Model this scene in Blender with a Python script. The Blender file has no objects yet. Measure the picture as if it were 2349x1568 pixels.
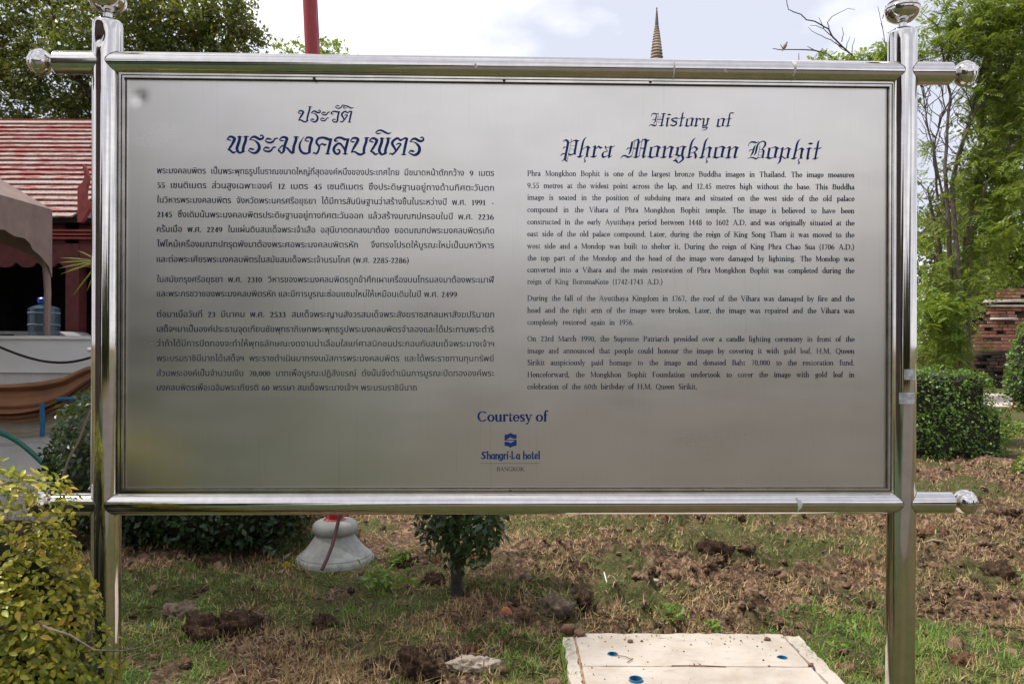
import bpy, bmesh, math, random
import numpy as np
from mathutils import Vector, Matrix, Euler
from mathutils.geometry import delaunay_2d_cdt
random.seed(7)
RNG = np.random.default_rng(11)
SC = bpy.context.scene
COL = SC.collection
PI = math.pi

# ------------------------------------------------------------------ camera, sky, sun, exposure
CAMH, FPX, ROLL = 1.55, 1761.0, -0.0034
cam_data = bpy.data.cameras.new('camera')
cam_data.sensor_width = 36.0
cam_data.lens = 36.0 * FPX / 2348.0
cam_data.clip_start = 0.05
cam_data.clip_end = 2000
cam = bpy.data.objects.new('camera', cam_data)
COL.objects.link(cam)
cam.location = (0, 0, CAMH)
cam.rotation_euler = (PI / 2, ROLL, 0)
SC.camera = cam

SUN_EL, SUN_AZ = math.radians(60), math.radians(-88)   # azimuth from +Y, negative = left
world = bpy.data.worlds.new('World')
SC.world = world
world.use_nodes = True
nt = world.node_tree
nt.nodes.clear()
def wn(t, **k):
    n = nt.nodes.new(t)
    for a, b in k.items(): setattr(n, a, b)
    return n
w_out = wn('ShaderNodeOutputWorld'); w_bg = wn('ShaderNodeBackground')
w_bg.inputs['Strength'].default_value = 0.1
sky = wn('ShaderNodeTexSky', sky_type='NISHITA')
sky.sun_disc = False
sky.sun_elevation = SUN_EL
sky.sun_rotation = SUN_AZ
sky.air_density = 1.0; sky.dust_density = 2.0; sky.ozone_density = 1.5
w_tc = wn('ShaderNodeTexCoord'); w_map = wn('ShaderNodeMapping')
w_map.inputs['Scale'].default_value = (1.0, 1.0, 2.2)
w_map.inputs['Location'].default_value = (3.80, 6.1, 5.0)
w_n = wn('ShaderNodeTexNoise'); w_n.inputs['Scale'].default_value = 2.3; w_n.inputs['Detail'].default_value = 7; w_n.inputs['Roughness'].default_value = 0.52
w_r = wn('ShaderNodeValToRGB')
w_r.color_ramp.elements[0].position = 0.45; w_r.color_ramp.elements[0].color = (0, 0, 0, 1)
w_r.color_ramp.elements[1].position = 0.61; w_r.color_ramp.elements[1].color = (1, 1, 1, 1)
w_c = wn('ShaderNodeMix', data_type='RGBA')      # thin grey-lavender cloud -> bright white cloud
w_c.inputs['A'].default_value = (6.9, 7.1, 8.2, 1)
w_c.inputs['B'].default_value = (12.6, 12.6, 12.7, 1)
w_m = wn('ShaderNodeMix', data_type='RGBA'); w_m.inputs['Factor'].default_value = 0.86
L = nt.links.new
L(w_tc.outputs['Generated'], w_map.inputs['Vector']); L(w_map.outputs[0], w_n.inputs['Vector'])
L(w_n.outputs[0], w_r.inputs[0]); L(w_r.outputs[0], w_c.inputs['Factor'])
L(sky.outputs[0], w_m.inputs['A']); L(w_c.outputs['Result'], w_m.inputs['B'])
L(w_m.outputs['Result'], w_bg.inputs[0]); L(w_bg.outputs[0], w_out.inputs[0])

sun_data = bpy.data.lights.new('sun', 'SUN')
sun_data.energy = 4.2
sun_data.angle = math.radians(3.0)
sun_data.color = (1.0, 0.95, 0.86)
sun = bpy.data.objects.new('sun', sun_data)
COL.objects.link(sun)
sdir = Vector((math.sin(SUN_AZ) * math.cos(SUN_EL), math.cos(SUN_AZ) * math.cos(SUN_EL), math.sin(SUN_EL)))
sun.rotation_euler = sdir.to_track_quat('Z', 'Y').to_euler()
SC.view_settings.view_transform = 'Standard'
SC.view_settings.look = 'None'
SC.view_settings.exposure = 0.32
SC.view_settings.gamma = 1.0
SC.view_settings.use_curve_mapping = False

# ------------------------------------------------------------------ helpers
_cr, _sr = math.cos(ROLL), math.sin(ROLL)
def P(u, v, d):
    """world point seen at (u, v) of a 2348 px wide picture, at depth d"""
    x, z = (u - 1174) / FPX * d, (784 - v) / FPX * d
    return Vector((x * _cr + z * _sr, d, CAMH - x * _sr + z * _cr))

def tag(o, label=None, cat=None, group=None, kind=None):
    if label: o['label'] = label
    if cat: o['category'] = cat
    if group: o['group'] = group
    if kind: o['kind'] = kind
    return o

def empty(name, loc, label, cat, rz=0.0, group=None):
    o = bpy.data.objects.new(name, None)
    COL.objects.link(o)
    o.location = loc
    o.rotation_euler = (0, 0, rz)
    o.empty_display_size = 0.1
    return tag(o, label, cat, group)

def link(name, me, mat=None, parent=None, smooth=False):
    if mat is not None:
        me.materials.clear(); me.materials.append(mat)
    if smooth and len(me.polygons):
        me.polygons.foreach_set('use_smooth', [True] * len(me.polygons))
    o = bpy.data.objects.new(name, me)
    COL.objects.link(o)
    if parent: o.parent = parent
    return o

def mesh_np(name, verts, faces):
    """faces: (N,3) or (N,4) array, or list of such arrays"""
    if not isinstance(faces, list): faces = [faces]
    faces = [np.asarray(f, dtype=np.int32) for f in faces if len(f)]
    verts = np.asarray(verts, dtype=np.float32)
    me = bpy.data.meshes.new(name)
    me.vertices.add(len(verts)); me.vertices.foreach_set('co', verts.ravel())
    nl = sum(f.size for f in faces); nf = sum(len(f) for f in faces)
    me.loops.add(nl); me.loops.foreach_set('vertex_index', np.concatenate([f.ravel() for f in faces]))
    me.polygons.add(nf)
    sizes = np.concatenate([np.full(len(f), f.shape[1], dtype=np.int32) for f in faces])
    starts = np.concatenate([[0], np.cumsum(sizes)[:-1]]).astype(np.int32)
    me.polygons.foreach_set('loop_start', starts)
    me.update(calc_edges=True)
    me.validate()
    return me

class MB:
    def __init__(s): s.v = []; s.f = []
    def quadbox(s, x0, x1, y0, y1, z0, z1, jit=0.0):
        b = len(s.v)
        for z in (z0, z1):
            for x, y in ((x0, y0), (x1, y0), (x1, y1), (x0, y1)):
                s.v.append((x + random.uniform(-jit, jit), y + random.uniform(-jit, jit), z + random.uniform(-jit, jit)))
        for f in ((3, 2, 1, 0), (4, 5, 6, 7), (0, 1, 5, 4), (1, 2, 6, 5), (2, 3, 7, 6), (3, 0, 4, 7)):
            s.f.append(tuple(b + i for i in f))
        return s
    def tube(s, pts, radii, n=8, cap=True):
        pts = [Vector(p) for p in pts]
        if not hasattr(radii, '__len__'): radii = [radii] * len(pts)
        b0 = len(s.v); prev = None
        for i, p in enumerate(pts):
            t = (pts[min(i + 1, len(pts) - 1)] - pts[max(i - 1, 0)])
            t = t.normalized() if t.length > 1e-9 else Vector((0, 0, 1))
            if prev is None:
                a = Vector((1, 0, 0)) if abs(t.x) < 0.8 else Vector((0, 1, 0))
                n1 = t.cross(a).normalized()
            else:
                n1 = (prev - t * prev.dot(t))
                n1 = n1.normalized() if n1.length > 1e-6 else t.cross(Vector((0.3, 0.5, 0.8))).normalized()
            prev = n1; n2 = t.cross(n1)
            for k in range(n):
                a = 2 * PI * k / n
                q = p + (n1 * math.cos(a) + n2 * math.sin(a)) * radii[i]
                s.v.append(tuple(q))
        for i in range(len(pts) - 1):
            for k in range(n):
                a = b0 + i * n + k; c = b0 + i * n + (k + 1) % n
                s.f.append((a, c, c + n, a + n))
        if cap:
            s.f.append(tuple(b0 + k for k in reversed(range(n))))
            s.f.append(tuple(b0 + (len(pts) - 1) * n + k for k in range(n)))
        return s
    def lathe(s, prof, n=32, origin=(0, 0, 0), axis='Z', caps=True):
        b0 = len(s.v); ox, oy, oz = origin
        for r, h in prof:
            for k in range(n):
                a = 2 * PI * k / n; c, d = r * math.cos(a), r * math.sin(a)
                s.v.append((ox + c, oy + d, oz + h) if axis == 'Z' else (ox + h, oy + c, oz + d))
        for i in range(len(prof) - 1):
            for k in range(n):
                a = b0 + i * n + k; c = b0 + i * n + (k + 1) % n
                s.f.append((a, c, c + n, a + n))
        if caps:
            s.f.append(tuple(b0 + k for k in reversed(range(n))))
            s.f.append(tuple(b0 + (len(prof) - 1) * n + k for k in range(n)))
        return s
    def prism(s, poly, y0, y1):
        """poly: list of (x, z); extruded from y0 to y1"""
        b = len(s.v); n = len(poly)
        for y in (y0, y1):
            for x, z in poly: s.v.append((x, y, z))
        s.f.append(tuple(b + i for i in range(n)))
        s.f.append(tuple(b + n + i for i in reversed(range(n))))
        for i in range(n):
            j = (i + 1) % n
            s.f.append((b + i, b + n + i, b + n + j, b + j))
        return s
    def build(s, name, mat=None, parent=None, smooth=False, fix=True):
        me = bpy.data.meshes.new(name)
        me.from_pydata([tuple(v) for v in s.v], [], s.f)
        if fix:
            bm = bmesh.new(); bm.from_mesh(me)
            bmesh.ops.recalc_face_normals(bm, faces=bm.faces)
            bm.to_mesh(me); bm.free()
        me.update()
        o = link(name, me, mat, parent)
        if smooth:
            me.polygons.foreach_set('use_smooth', [True] * len(me.polygons))
            try: me.set_sharp_from_angle(angle=math.radians(40))
            except Exception: pass
        return o

# lattice value noise (numpy)
_H = np.random.default_rng(5).random((256, 256))
def vnoise(x, y, s=1.0, ox=0.0, oy=0.0):
    x = np.asarray(x) * s + ox + 100.0; y = np.asarray(y) * s + oy + 100.0
    xi = np.floor(x).astype(int); yi = np.floor(y).astype(int)
    fx = x - xi; fy = y - yi
    fx = fx * fx * (3 - 2 * fx); fy = fy * fy * (3 - 2 * fy)
    a = _H[xi % 256, yi % 256]; b = _H[(xi + 1) % 256, yi % 256]
    c = _H[xi % 256, (yi + 1) % 256]; d = _H[(xi + 1) % 256, (yi + 1) % 256]
    return (a * (1 - fx) + b * fx) * (1 - fy) + (c * (1 - fx) + d * fx) * fy
def fbm(x, y, s, o=4, seed=0.0):
    t = 0.0; amp = 0.5; n = 0.0
    for k in range(o):
        t = t + amp * vnoise(x, y, s * 2 ** k, seed + 17.3 * k, seed * 1.7 + 9.1 * k); n += amp; amp *= 0.5
    return t / n

# ------------------------------------------------------------------ materials
def newmat(name):
    m = bpy.data.materials.new(name); m.use_nodes = True
    b = m.node_tree.nodes['Principled BSDF']
    return m, m.node_tree, b
def nd(t, typ, **k):
    n = t.nodes.new(typ)
    for a, b in k.items(): setattr(n, a, b)
    return n
def ramp(t, src, stops, interp='LINEAR'):
    r = nd(t, 'ShaderNodeValToRGB'); e = r.color_ramp; e.interpolation = interp
    while len(e.elements) < len(stops): e.elements.new(0.5)
    for q, (p, c) in zip(e.elements, stops):
        q.position = p; q.color = (c[0], c[1], c[2], 1) if hasattr(c, '__len__') else (c, c, c, 1)
    t.links.new(src, r.inputs[0]); return r.outputs[0]
def noise(t, scale, detail=4, rough=0.55, coord='Object', stretch=None, out=0):
    tc = nd(t, 'ShaderNodeTexCoord'); n = nd(t, 'ShaderNodeTexNoise')
    n.inputs['Scale'].default_value = scale; n.inputs['Detail'].default_value = detail; n.inputs['Roughness'].default_value = rough
    src = tc.outputs[coord]
    if stretch:
        mp = nd(t, 'ShaderNodeMapping'); mp.inputs['Scale'].default_value = stretch
        t.links.new(src, mp.inputs[0]); src = mp.outputs[0]
    t.links.new(src, n.inputs['Vector']); return n.outputs[out]
def mixc(t, fac, a, b, mode='MIX'):
    m = nd(t, 'ShaderNodeMix', data_type='RGBA', blend_type=mode)
    for key, val in (('Factor', fac), ('A', a), ('B', b)):
        if hasattr(val, 'node'): t.links.new(val, m.inputs[key])
        elif hasattr(val, '__len__'): m.inputs[key].default_value = (val[0], val[1], val[2], 1)
        else: m.inputs[key].default_value = val
    return m.outputs['Result']
def bump(t, b, h, strength=0.5, dist=0.01):
    n = nd(t, 'ShaderNodeBump'); n.inputs['Strength'].default_value = strength; n.inputs['Distance'].default_value = dist
    t.links.new(h, n.inputs['Height']); t.links.new(n.outputs[0], b.inputs['Normal'])
def simple(name, c, rough=0.6, metal=0.0, var=0.15, scale=8, bmp=0.0, coord='Object', c2=None):
    m, t, b = newmat(name)
    n = noise(t, scale, 5, coord=coord)
    dk = c2 if c2 else tuple(x * (1 - var) for x in c); lt = c if c2 else tuple(min(1, x * (1 + var)) for x in c)
    t.links.new(ramp(t, n, [(0.35, dk), (0.65, lt)]), b.inputs['Base Color'])
    b.inputs['Roughness'].default_value = rough; b.inputs['Metallic'].default_value = metal
    if bmp: bump(t, b, noise(t, scale * 5, 5, coord=coord), bmp, 0.01)
    return m
def leafmat(name, cols, rough=0.45, trans=0.35, spec=0.4):
    """cols: list of (position, colour) over random-per-leaf"""
    m, t, b = newmat(name)
    g = nd(t, 'ShaderNodeNewGeometry')
    c = ramp(t, g.outputs['Random Per Island'], cols)
    big = noise(t, 2.2, 3)
    c = mixc(t, ramp(t, big, [(0.35, 0.0), (0.7, 0.45)]), c, cols[-1][1])
    t.links.new(c, b.inputs['Base Color']); b.inputs['Roughness'].default_value = rough
    b.inputs['Specular IOR Level'].default_value = spec
    tr = nd(t, 'ShaderNodeBsdfTranslucent'); mx = nd(t, 'ShaderNodeMixShader'); mx.inputs[0].default_value = trans
    t.links.new(mixc(t, 0.55, c, (0.35, 0.42, 0.04), 'MIX'), tr.inputs[0])
    t.links.new(b.outputs[0], mx.inputs[1]); t.links.new(tr.outputs[0], mx.inputs[2])
    t.links.new(mx.outputs[0], t.nodes['Material Output'].inputs[0])
    return m

# --- steel
def steel_polished():
    m, t, b = newmat('polished_steel')
    b.inputs['Metallic'].default_value = 1.0
    g = noise(t, 30, 5, 0.6)
    t.links.new(ramp(t, g, [(0.35, (0.61, 0.58, 0.555)), (0.62, (0.68, 0.65, 0.625))]), b.inputs['Base Color'])
    g2 = noise(t, 12, 6, 0.65)
    t.links.new(ramp(t, g2, [(0.4, 0.05), (0.75, 0.12)]), b.inputs['Roughness'])
    bump(t, b, noise(t, 5, 3, 0.5, stretch=(1, 1, .25)), 0.06, 0.004)
    return m
M_STEEL = steel_polished()
def steel_brushed():
    m, t, b = newmat('brushed_steel')
    b.inputs['Metallic'].default_value = 1.0
    cl = ramp(t, noise(t, 1.6, 4, 0.5), [(0.3, (0.665, 0.625, 0.575)), (0.55, (0.72, 0.68, 0.635)), (0.75, (0.665, 0.65, 0.605))])
    grain = ramp(t, noise(t, 6.0, 5, 0.6, stretch=(60.0, 1.0, 1.0)), [(0.3, 0.975), (0.7, 1.01)])
    c = mixc(t, 1.0, cl, grain, 'MULTIPLY')
    # thin vertical rain streaks under the headings
    st = ramp(t, noise(t, 1.0, 3, 0.6, stretch=(95.0, 1.0, 1.4)), [(0.63, 0.0), (0.74, 0.30)])
    c = mixc(t, st, c, (0.42, 0.37, 0.31))
    t.links.new(c, b.inputs['Base Color'])
    t.links.new(ramp(t, noise(t, 2.5, 4, 0.6, stretch=(1, 1, 3)), [(0.3, 0.27), (0.7, 0.34)]), b.inputs['Roughness'])
    bump(t, b, noise(t, 2.6, 0, 0.4), 0.35, 0.012)
    return m
M_PANEL = steel_brushed()
def ink(name, c, wear):
    m, t, b = newmat(name)
    b.inputs['Base Color'].default_value = (*c, 1); b.inputs['Roughness'].default_value = 0.5; b.inputs['Specular IOR Level'].default_value = 0.2
    if wear > 0:
        tr = nd(t, 'ShaderNodeBsdfTransparent'); mx = nd(t, 'ShaderNodeMixShader')
        n = ramp(t, noise(t, 7, 6, 0.72), [(0.60 - wear * 0.14, 0.0), (0.72 - wear * 0.06, 0.35 + 0.2 * wear)])
        t.links.new(n, mx.inputs[0]); t.links.new(b.outputs[0], mx.inputs[1]); t.links.new(tr.outputs[0], mx.inputs[2])
        t.links.new(mx.outputs[0], t.nodes['Material Output'].inputs[0])
    return m
M_INK_H = ink('navy_enamel', (0.008, 0.026, 0.150), 0.0)
M_INK_L = ink('blue_enamel', (0.012, 0.050, 0.190), 0.15)
M_INK_T = ink('dark_navy_ink', (0.008, 0.014, 0.045), 0.12)
M_INK_F = ink('faded_navy_ink', (0.045, 0.062, 0.095), 1.0)
M_INK_W = ink('worn_navy_ink', (0.014, 0.024, 0.06), 0.8)

# ------------------------------------------------------------------ ground
# slab rectangle
SX0, SX1, SY0, SY1 = 0.265, 1.484, 2.75, 4.0
def ground_h(x, y):
    x = np.asarray(x, float); y = np.asarray(y, float)
    rough = np.clip((y - 2.4) / 0.5, 0, 1) * np.clip((16 - y) / 4, 0, 1) * np.clip((8 - np.abs(x)) / 2, 0, 1)
    b = (fbm(x, y, 1.1, 3, 3.0) - 0.5) * 0.16
    r = fbm(x, y, 4.2, 4, 8.0); ridge = 1 - np.abs(r * 2 - 1) * 2
    turned = np.clip((fbm(x, y, 0.9, 2, 21.0) - 0.40) * 5, 0, 1)
    c = (ridge - 0.3) * 0.085 * (0.35 + 0.85 * turned)
    f = (fbm(x, y, 14.0, 3, 13.0) - 0.5) * 0.09 * (0.3 + turned)
    mound = np.clip((x + 0.5) * 1.2, 0.15, 1) * np.clip((y - 3.9) / 0.6, 0.2, 1)
    bil = np.abs(fbm(x, y, 6.5, 3, 71.0) - 0.5) * 2
    bil2 = np.abs(fbm(x, y, 11.0, 2, 77.0) - 0.5) * 2
    h = (b + c + f + ((0.25 - bil) * 0.17 + (0.2 - bil2) * 0.07) * mound) * rough
    dx = np.maximum(np.maximum(SX0 - x, x - SX1), 0); dy = np.maximum(np.maximum(SY0 - y, y - SY1), 0)
    d = np.sqrt(dx * dx + dy * dy)
    k = np.clip(d / 0.22, 0, 1)
    h = h * k + (1 - k) * (-0.01)
    # flat near the camera and lamp foot
    dl = np.sqrt((x + 1.25) ** 2 + (y - 5.45) ** 2)
    h = h * np.clip((dl - 0.2) / 0.4, 0, 1)
    return h
def green_d(x, y):
    g = np.clip((fbm(x, y, 1.3, 3, 31.0) - 0.53) * 8, 0, 1) * 0.7
    u = 1174 + x / y * 1761
    slabR = np.clip(1 - np.abs(x - 1.95) / 0.55, 0, 1) * np.clip((4.45 - y) / 0.3, 0, 1)
    slabL = np.clip(1 - np.abs(x - 0.06) / 0.24, 0, 1) * np.clip((4.1 - y) / 0.3, 0, 1)
    near = np.clip((5.6 - y) / 1.0, 0, 1) * np.clip((0.6 - x) / 0.6, 0, 1) * np.clip((fbm(x, y, 2.6, 3, 41.0) - 0.37) * 6, 0, 1)
    rim = ((x > SX0 - .05) & (x < SX1 + .05) & (y < SY1 + .035)) * 0.5
    far = np.clip((y - 11.2) / 0.8, 0, 1) * .8
    rnear = np.clip((4.5 - y) / 0.5, 0, 1) * (x > 1.9) * .5
    return np.clip(g + slabR * 1.3 + slabL * 1.1 + near * 1.1 + rim + far + rnear, 0, 1.4)
def build_ground():
    xs = np.concatenate([-np.geomspace(300, 4.2, 26), np.arange(-4.15, 6.0, 0.034), np.geomspace(6.1, 300, 26)])
    ys = [2.6]
    while ys[-1] < 16: ys.append(ys[-1] + 0.020 + 0.006 * max(0, ys[-1] - 3.5))
    ys = np.concatenate([-np.geomspace(300, 0.5, 22), np.linspace(0, 2.5, 6), np.array(ys), np.geomspace(16.5, 600, 30)])
    X, Y = np.meshgrid(xs, ys)
    Z = ground_h(X, Y)
    V = np.stack([X, Y, Z], -1).reshape(-1, 3)
    nx, ny = len(xs), len(ys)
    i = np.arange(nx * ny).reshape(ny, nx)
    F = np.stack([i[:-1, :-1], i[:-1, 1:], i[1:, 1:], i[1:, :-1]], -1).reshape(-1, 4)
    me = mesh_np('ground', V, F)
    at = me.attributes.new('turf', 'FLOAT', 'POINT'); at.data.foreach_set('value', np.clip(green_d(X.ravel(), np.maximum(Y.ravel(), .5)), 0, 1).astype(np.float32))
    m, t, b = newmat('soil_and_turf')
    n1 = noise(t, 1.3, 4, 0.6); n2 = noise(t, 26, 7, 0.7); n3 = noise(t, 90, 4, 0.7)
    soil = ramp(t, n2, [(0.34, (0.030, 0.019, 0.013)), (0.5, (0.13, 0.078, 0.050)), (0.58, (0.28, 0.175, 0.115)), (0.70, (0.45, 0.32, 0.215))])
    turf = ramp(t, n3, [(0.32, (0.018, 0.034, 0.009)), (0.5, (0.065, 0.085, 0.025)), (0.68, (0.20, 0.17, 0.07))])
    at = nd(t, 'ShaderNodeAttribute', attribute_name='turf'); c = mixc(t, ramp(t, at.outputs['Fac'], [(0.1, 0.0), (0.8, 0.85)]), mixc(t, ramp(t, n1, [(0.50, 0.0), (0.64, 0.6)]), soil, turf), turf)
    t.links.new(c, b.inputs['Base Color']); b.inputs['Roughness'].default_value = 0.95
    b.inputs['Specular IOR Level'].default_value = 0.15
    bump(t, b, noise(t, 110, 6, 0.75), 0.9, 0.02)
    return tag(link('ground', me, m, None, True), kind='structure')
build_ground()

def ground_z(x, y): return float(ground_h(np.array([x]), np.array([y]))[0])

# paving behind the camera (mirrored in the steel) and the pale path beyond the lawn
M_PAVE = simple('terracotta_paving', (0.085, 0.072, 0.060), 0.8, var=0.2, scale=3, bmp=0.3)
mb = MB(); mb.quadbox(-0.9, 40, -17, -0.9, -0.05, 0.02)
tag(mb.build('paving', M_PAVE), kind='structure')
M_LAWN = simple('shaded_lawn', (0.030, 0.048, 0.016), 0.95, var=0.4, scale=4, bmp=0.5)
mb = MB(); mb.quadbox(-8.8, -0.95, -17, 1.2, -0.05, 0.012)
tag(mb.build('lawn', M_LAWN), kind='structure')
M_PATH = simple('pale_path', (0.46, 0.38, 0.33), 0.9, var=0.12, scale=2, bmp=0.3)
mb = MB(); mb.quadbox(-30, 60, 18.6, 23.6, -0.05, 0.025)
tag(mb.build('path', M_PATH), kind='structure')

# --- blades
def blades(x, y, z, length, width, lean, az, curl, flat=None):
    """7-vertex bent blades; returns verts, faces"""
    n = len(x)
    dx, dy = np.cos(az), np.sin(az); px, py = -dy, dx
    tv = np.array([0, 0.4, 0.75, 1.0])
    V = np.zeros((n, 7, 3)); k = 0
    for i, t in enumerate(tv):
        ang = lean + curl * t
        r = length * t * np.sin(ang) ; h = length * t * np.cos(ang)
        cx, cy, cz = x + dx * r, y + dy * r, z + h
        w = width * (1 - t ** 2) * 0.5
        if i < 3:
            V[:, k] = np.stack([cx + px * w, cy + py * w, cz], -1); V[:, k + 1] = np.stack([cx - px * w, cy - py * w, cz], -1); k += 2
        else: V[:, 6] = np.stack([cx, cy, cz], -1)
    b = np.arange(n)[:, None] * 7
    Q = np.concatenate([b + np.array([[0, 1, 3, 2]]), b + np.array([[2, 3, 5, 4]])])
    T = b + np.array([[4, 5, 6]])
    return V.reshape(-1, 3), [Q, T]
def scatter(n, dens, x0=-2.2, x1=5.8, far=14.0):
    """points spread about evenly over the picture of the ground, thinned by dens()"""
    inv = RNG.uniform(1 / far, 1 / 3.05, n)
    y = 1 / inv
    x = RNG.uniform(-0.78, 0.78, n) * y
    keep = RNG.random(n) < dens(x, y)
    ins = (x > SX0 - 0.005) & (x < SX1 - 0.01) & (y < SY1 - 0.005) & (y > SY0)
    keep &= ~ins
    return x[keep], y[keep]
M_GRASS = leafmat('fresh_grass', [(0.0, (0.030, 0.095, 0.012)), (0.35, (0.065, 0.18, 0.020)), (0.7, (0.13, 0.27, 0.032)), (1.0, (0.26, 0.34, 0.07))], 0.5, 0.3, 0.3)
M_STRAW = leafmat('dry_grass', [(0.0, (0.10, 0.055, 0.03)), (0.35, (0.30, 0.17, 0.095)), (0.75, (0.55, 0.37, 0.225)), (1.0, (0.36, 0.30, 0.12))], 0.7, 0.1, 0.2)
x, y = scatter(120000, lambda x, y: green_d(x, y) * 0.95 * np.clip((fbm(x, y, 9.0, 2, 81.0) - 0.36) * 5, 0.06, 1))
n = len(x); sc = RNG.uniform(0.5, 1.0, n)
lush = np.clip(1 - np.abs(x - 1.95) / 0.5, 0, 1) * (y < 4.3)
v, f = blades(x, y, ground_h(x, y) - 0.006, (0.058 + 0.045 * lush) * sc * RNG.uniform(0.7, 1.7, n), 0.0042 * np.maximum(1, y / 5), RNG.uniform(0.05, 0.9, n), RNG.uniform(0, 2 * PI, n), RNG.uniform(0.1, 1.3, n))
tag(link('grass', mesh_np('grass', v, f), M_GRASS), 'short green grass growing in tufts between the turned soil', 'grass', kind='stuff')
def straw_d(x, y): return (0.10 + 0.9 * np.clip((fbm(x, y, 2.9, 3, 51.0) - 0.44 + .10 * np.clip((y - 5.2) / 1.0, 0, 1) * (x > -.5)) * 7, 0, 1)) * (1 - .55 * np.clip(green_d(x, y), 0, 1))
x, y = scatter(150000, straw_d)
n = len(x)
v, f = blades(x, y, ground_h(x, y) + RNG.uniform(-0.002, 0.012, n) + RNG.random(n) ** 2 * 0.035 * (1 - np.clip(green_d(x, y), 0, 1)), RNG.uniform(0.015, 0.075, n), 0.0044 * np.maximum(0.8, y / 4.5), RNG.uniform(0.6, 1.6, n), RNG.uniform(0, 2 * PI, n), RNG.uniform(-1.4, 0.7, n))
tag(link('dry_grass', mesh_np('dry_grass', v, f), M_STRAW), 'dead brown cut grass lying all over the turned soil', 'dead grass', kind='stuff')

# --- soil crumbs (uncountable) and the few large clods
def lump(sub=2, amp=0.35, seed=0, sq=(1, 1, 0.7)):
    bm = bmesh.new(); bmesh.ops.create_icosphere(bm, subdivisions=sub, radius=1)
    r = random.Random(seed); off = [Vector((r.uniform(-1, 1), r.uniform(-1, 1), r.uniform(-1, 1))).normalized() for _ in range(14)]
    amps = [r.uniform(-amp, amp) for _ in off]
    for v in bm.verts:
        n = v.co.normalized(); d = 1.0
        for o, a in zip(off, amps): d += a * math.exp(-((n - o).length ** 2) * 3.5)
        d += r.uniform(-amp, amp) * 0.22
        v.co = Vector((n.x * d * sq[0], n.y * d * sq[1], n.z * d * sq[2]))
    bm.verts.ensure_lookup_table()
    V = np.array([v.co for v in bm.verts]); F = np.array([[q.index for q in fc.verts] for fc in bm.faces])
    bm.free(); return V, F
protos = [lump(1, 0.95, s, (1, .8, .6)) for s in range(8)]
def soil_d(x, y): return np.clip((fbm(x, y, 1.7, 3, 61.0) - 0.36) * 4, 0.05, 1) * (1 - 0.75 * np.clip(green_d(x, y), 0, 1))
x, y = scatter(24000, soil_d)
VV, FF, base = [], [], 0
zz = ground_h(x, y)
for i in range(len(x)):
    V, F = protos[i % 8]; s = float(RNG.lognormal(-4.6, 0.65)); s = min(s, 0.026) * max(1, min(1.6, y[i] / 6))
    a = RNG.uniform(0, 2 * PI); c, d = math.cos(a), math.sin(a)
    Q = V * s; Q = np.stack([Q[:, 0] * c - Q[:, 1] * d, Q[:, 0] * d + Q[:, 1] * c, Q[:, 2]], -1) + [x[i], y[i], zz[i] - s * 0.1]
    VV.append(Q); FF.append(F + base); base += len(V)
m, t, b = newmat('clod_soil')
g = nd(t, 'ShaderNodeNewGeometry')
c1 = ramp(t, g.outputs['Random Per Island'], [(0, (0.030, 0.019, 0.013)), (0.5, (0.075, 0.046, 0.031)), (0.85, (0.16, 0.095, 0.062)), (1, (0.26, 0.17, 0.12))])
t.links.new(mixc(t, ramp(t, noise(t, 60, 5, 0.7), [(0.5, 0.0), (0.7, 0.6)]), c1, (0.30, 0.21, 0.14)), b.inputs['Base Color'])
b.inputs['Roughness'].default_value = 0.95; b.inputs['Specular IOR Level'].default_value = 0.1
bump(t, b, noise(t, 150, 5, 0.7), 0.8, 0.01)
M_CLOD = m
tag(link('soil_crumbs', mesh_np('soil_crumbs', np.concatenate(VV), np.concatenate(FF)), M_CLOD), 'crumbs of turned brown soil scattered over the lawn', 'soil', kind='stuff')

cp = []
for sd_ in range(8):
    V, F = lump(2, .5, 40 + sd_, (1.2, .9, .75))
    q_ = (fbm(V[:, 0] * 2 + sd_ * 3, V[:, 1] * 2 + V[:, 2] * 1.7, 1.7, 4, sd_ * 2.7) - .5) * 1.1 + (fbm(V[:, 2] * 2 + sd_, V[:, 1] * 2 - V[:, 0], 2.6, 3, sd_ * 1.3) - .5) * .8
    cp.append((V * (1 + q_)[:, None], F))
def clod_d(x, y): return np.clip((fbm(x, y, 1.9, 3, 91.0) - 0.40) * 6, 0.10, 1) * np.where(x > .2, 1.0, .40) * (1 - .8 * np.clip(green_d(x, y), 0, 1)) * (y < 10.5)
x, y = scatter(7500, clod_d)
VV, FF, base = [], [], 0
zz = ground_h(x, y)
for i in range(len(x)):
    V, F = cp[i % 8]; s_ = min(float(RNG.lognormal(-3.65, 0.42)), 0.06) * max(.8, min(1.5, y[i] / 6))
    if (SX0 - s_ < x[i] < SX1 + s_) and y[i] < SY1 + s_: continue
    a = RNG.uniform(0, 2 * PI); c, d = math.cos(a), math.sin(a)
    Q = V * s_; Q = np.stack([Q[:, 0] * c - Q[:, 1] * d, Q[:, 0] * d + Q[:, 1] * c, Q[:, 2]], -1) + [x[i], y[i], zz[i]]
    VV.append(Q); FF.append(F + base); base += len(V)
m, t, b = newmat('turned_clods')
g = nd(t, 'ShaderNodeNewGeometry')
c1 = ramp(t, g.outputs['Random Per Island'], [(0, (0.035, 0.022, 0.015)), (0.45, (0.085, 0.051, 0.034)), (0.8, (0.18, 0.105, 0.068)), (1, (0.34, 0.22, 0.145))])
c1 = mixc(t, ramp(t, noise(t, 45, 6, 0.75), [(0.46, 0.0), (0.60, 0.85)]), c1, (0.38, 0.26, 0.165))
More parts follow.
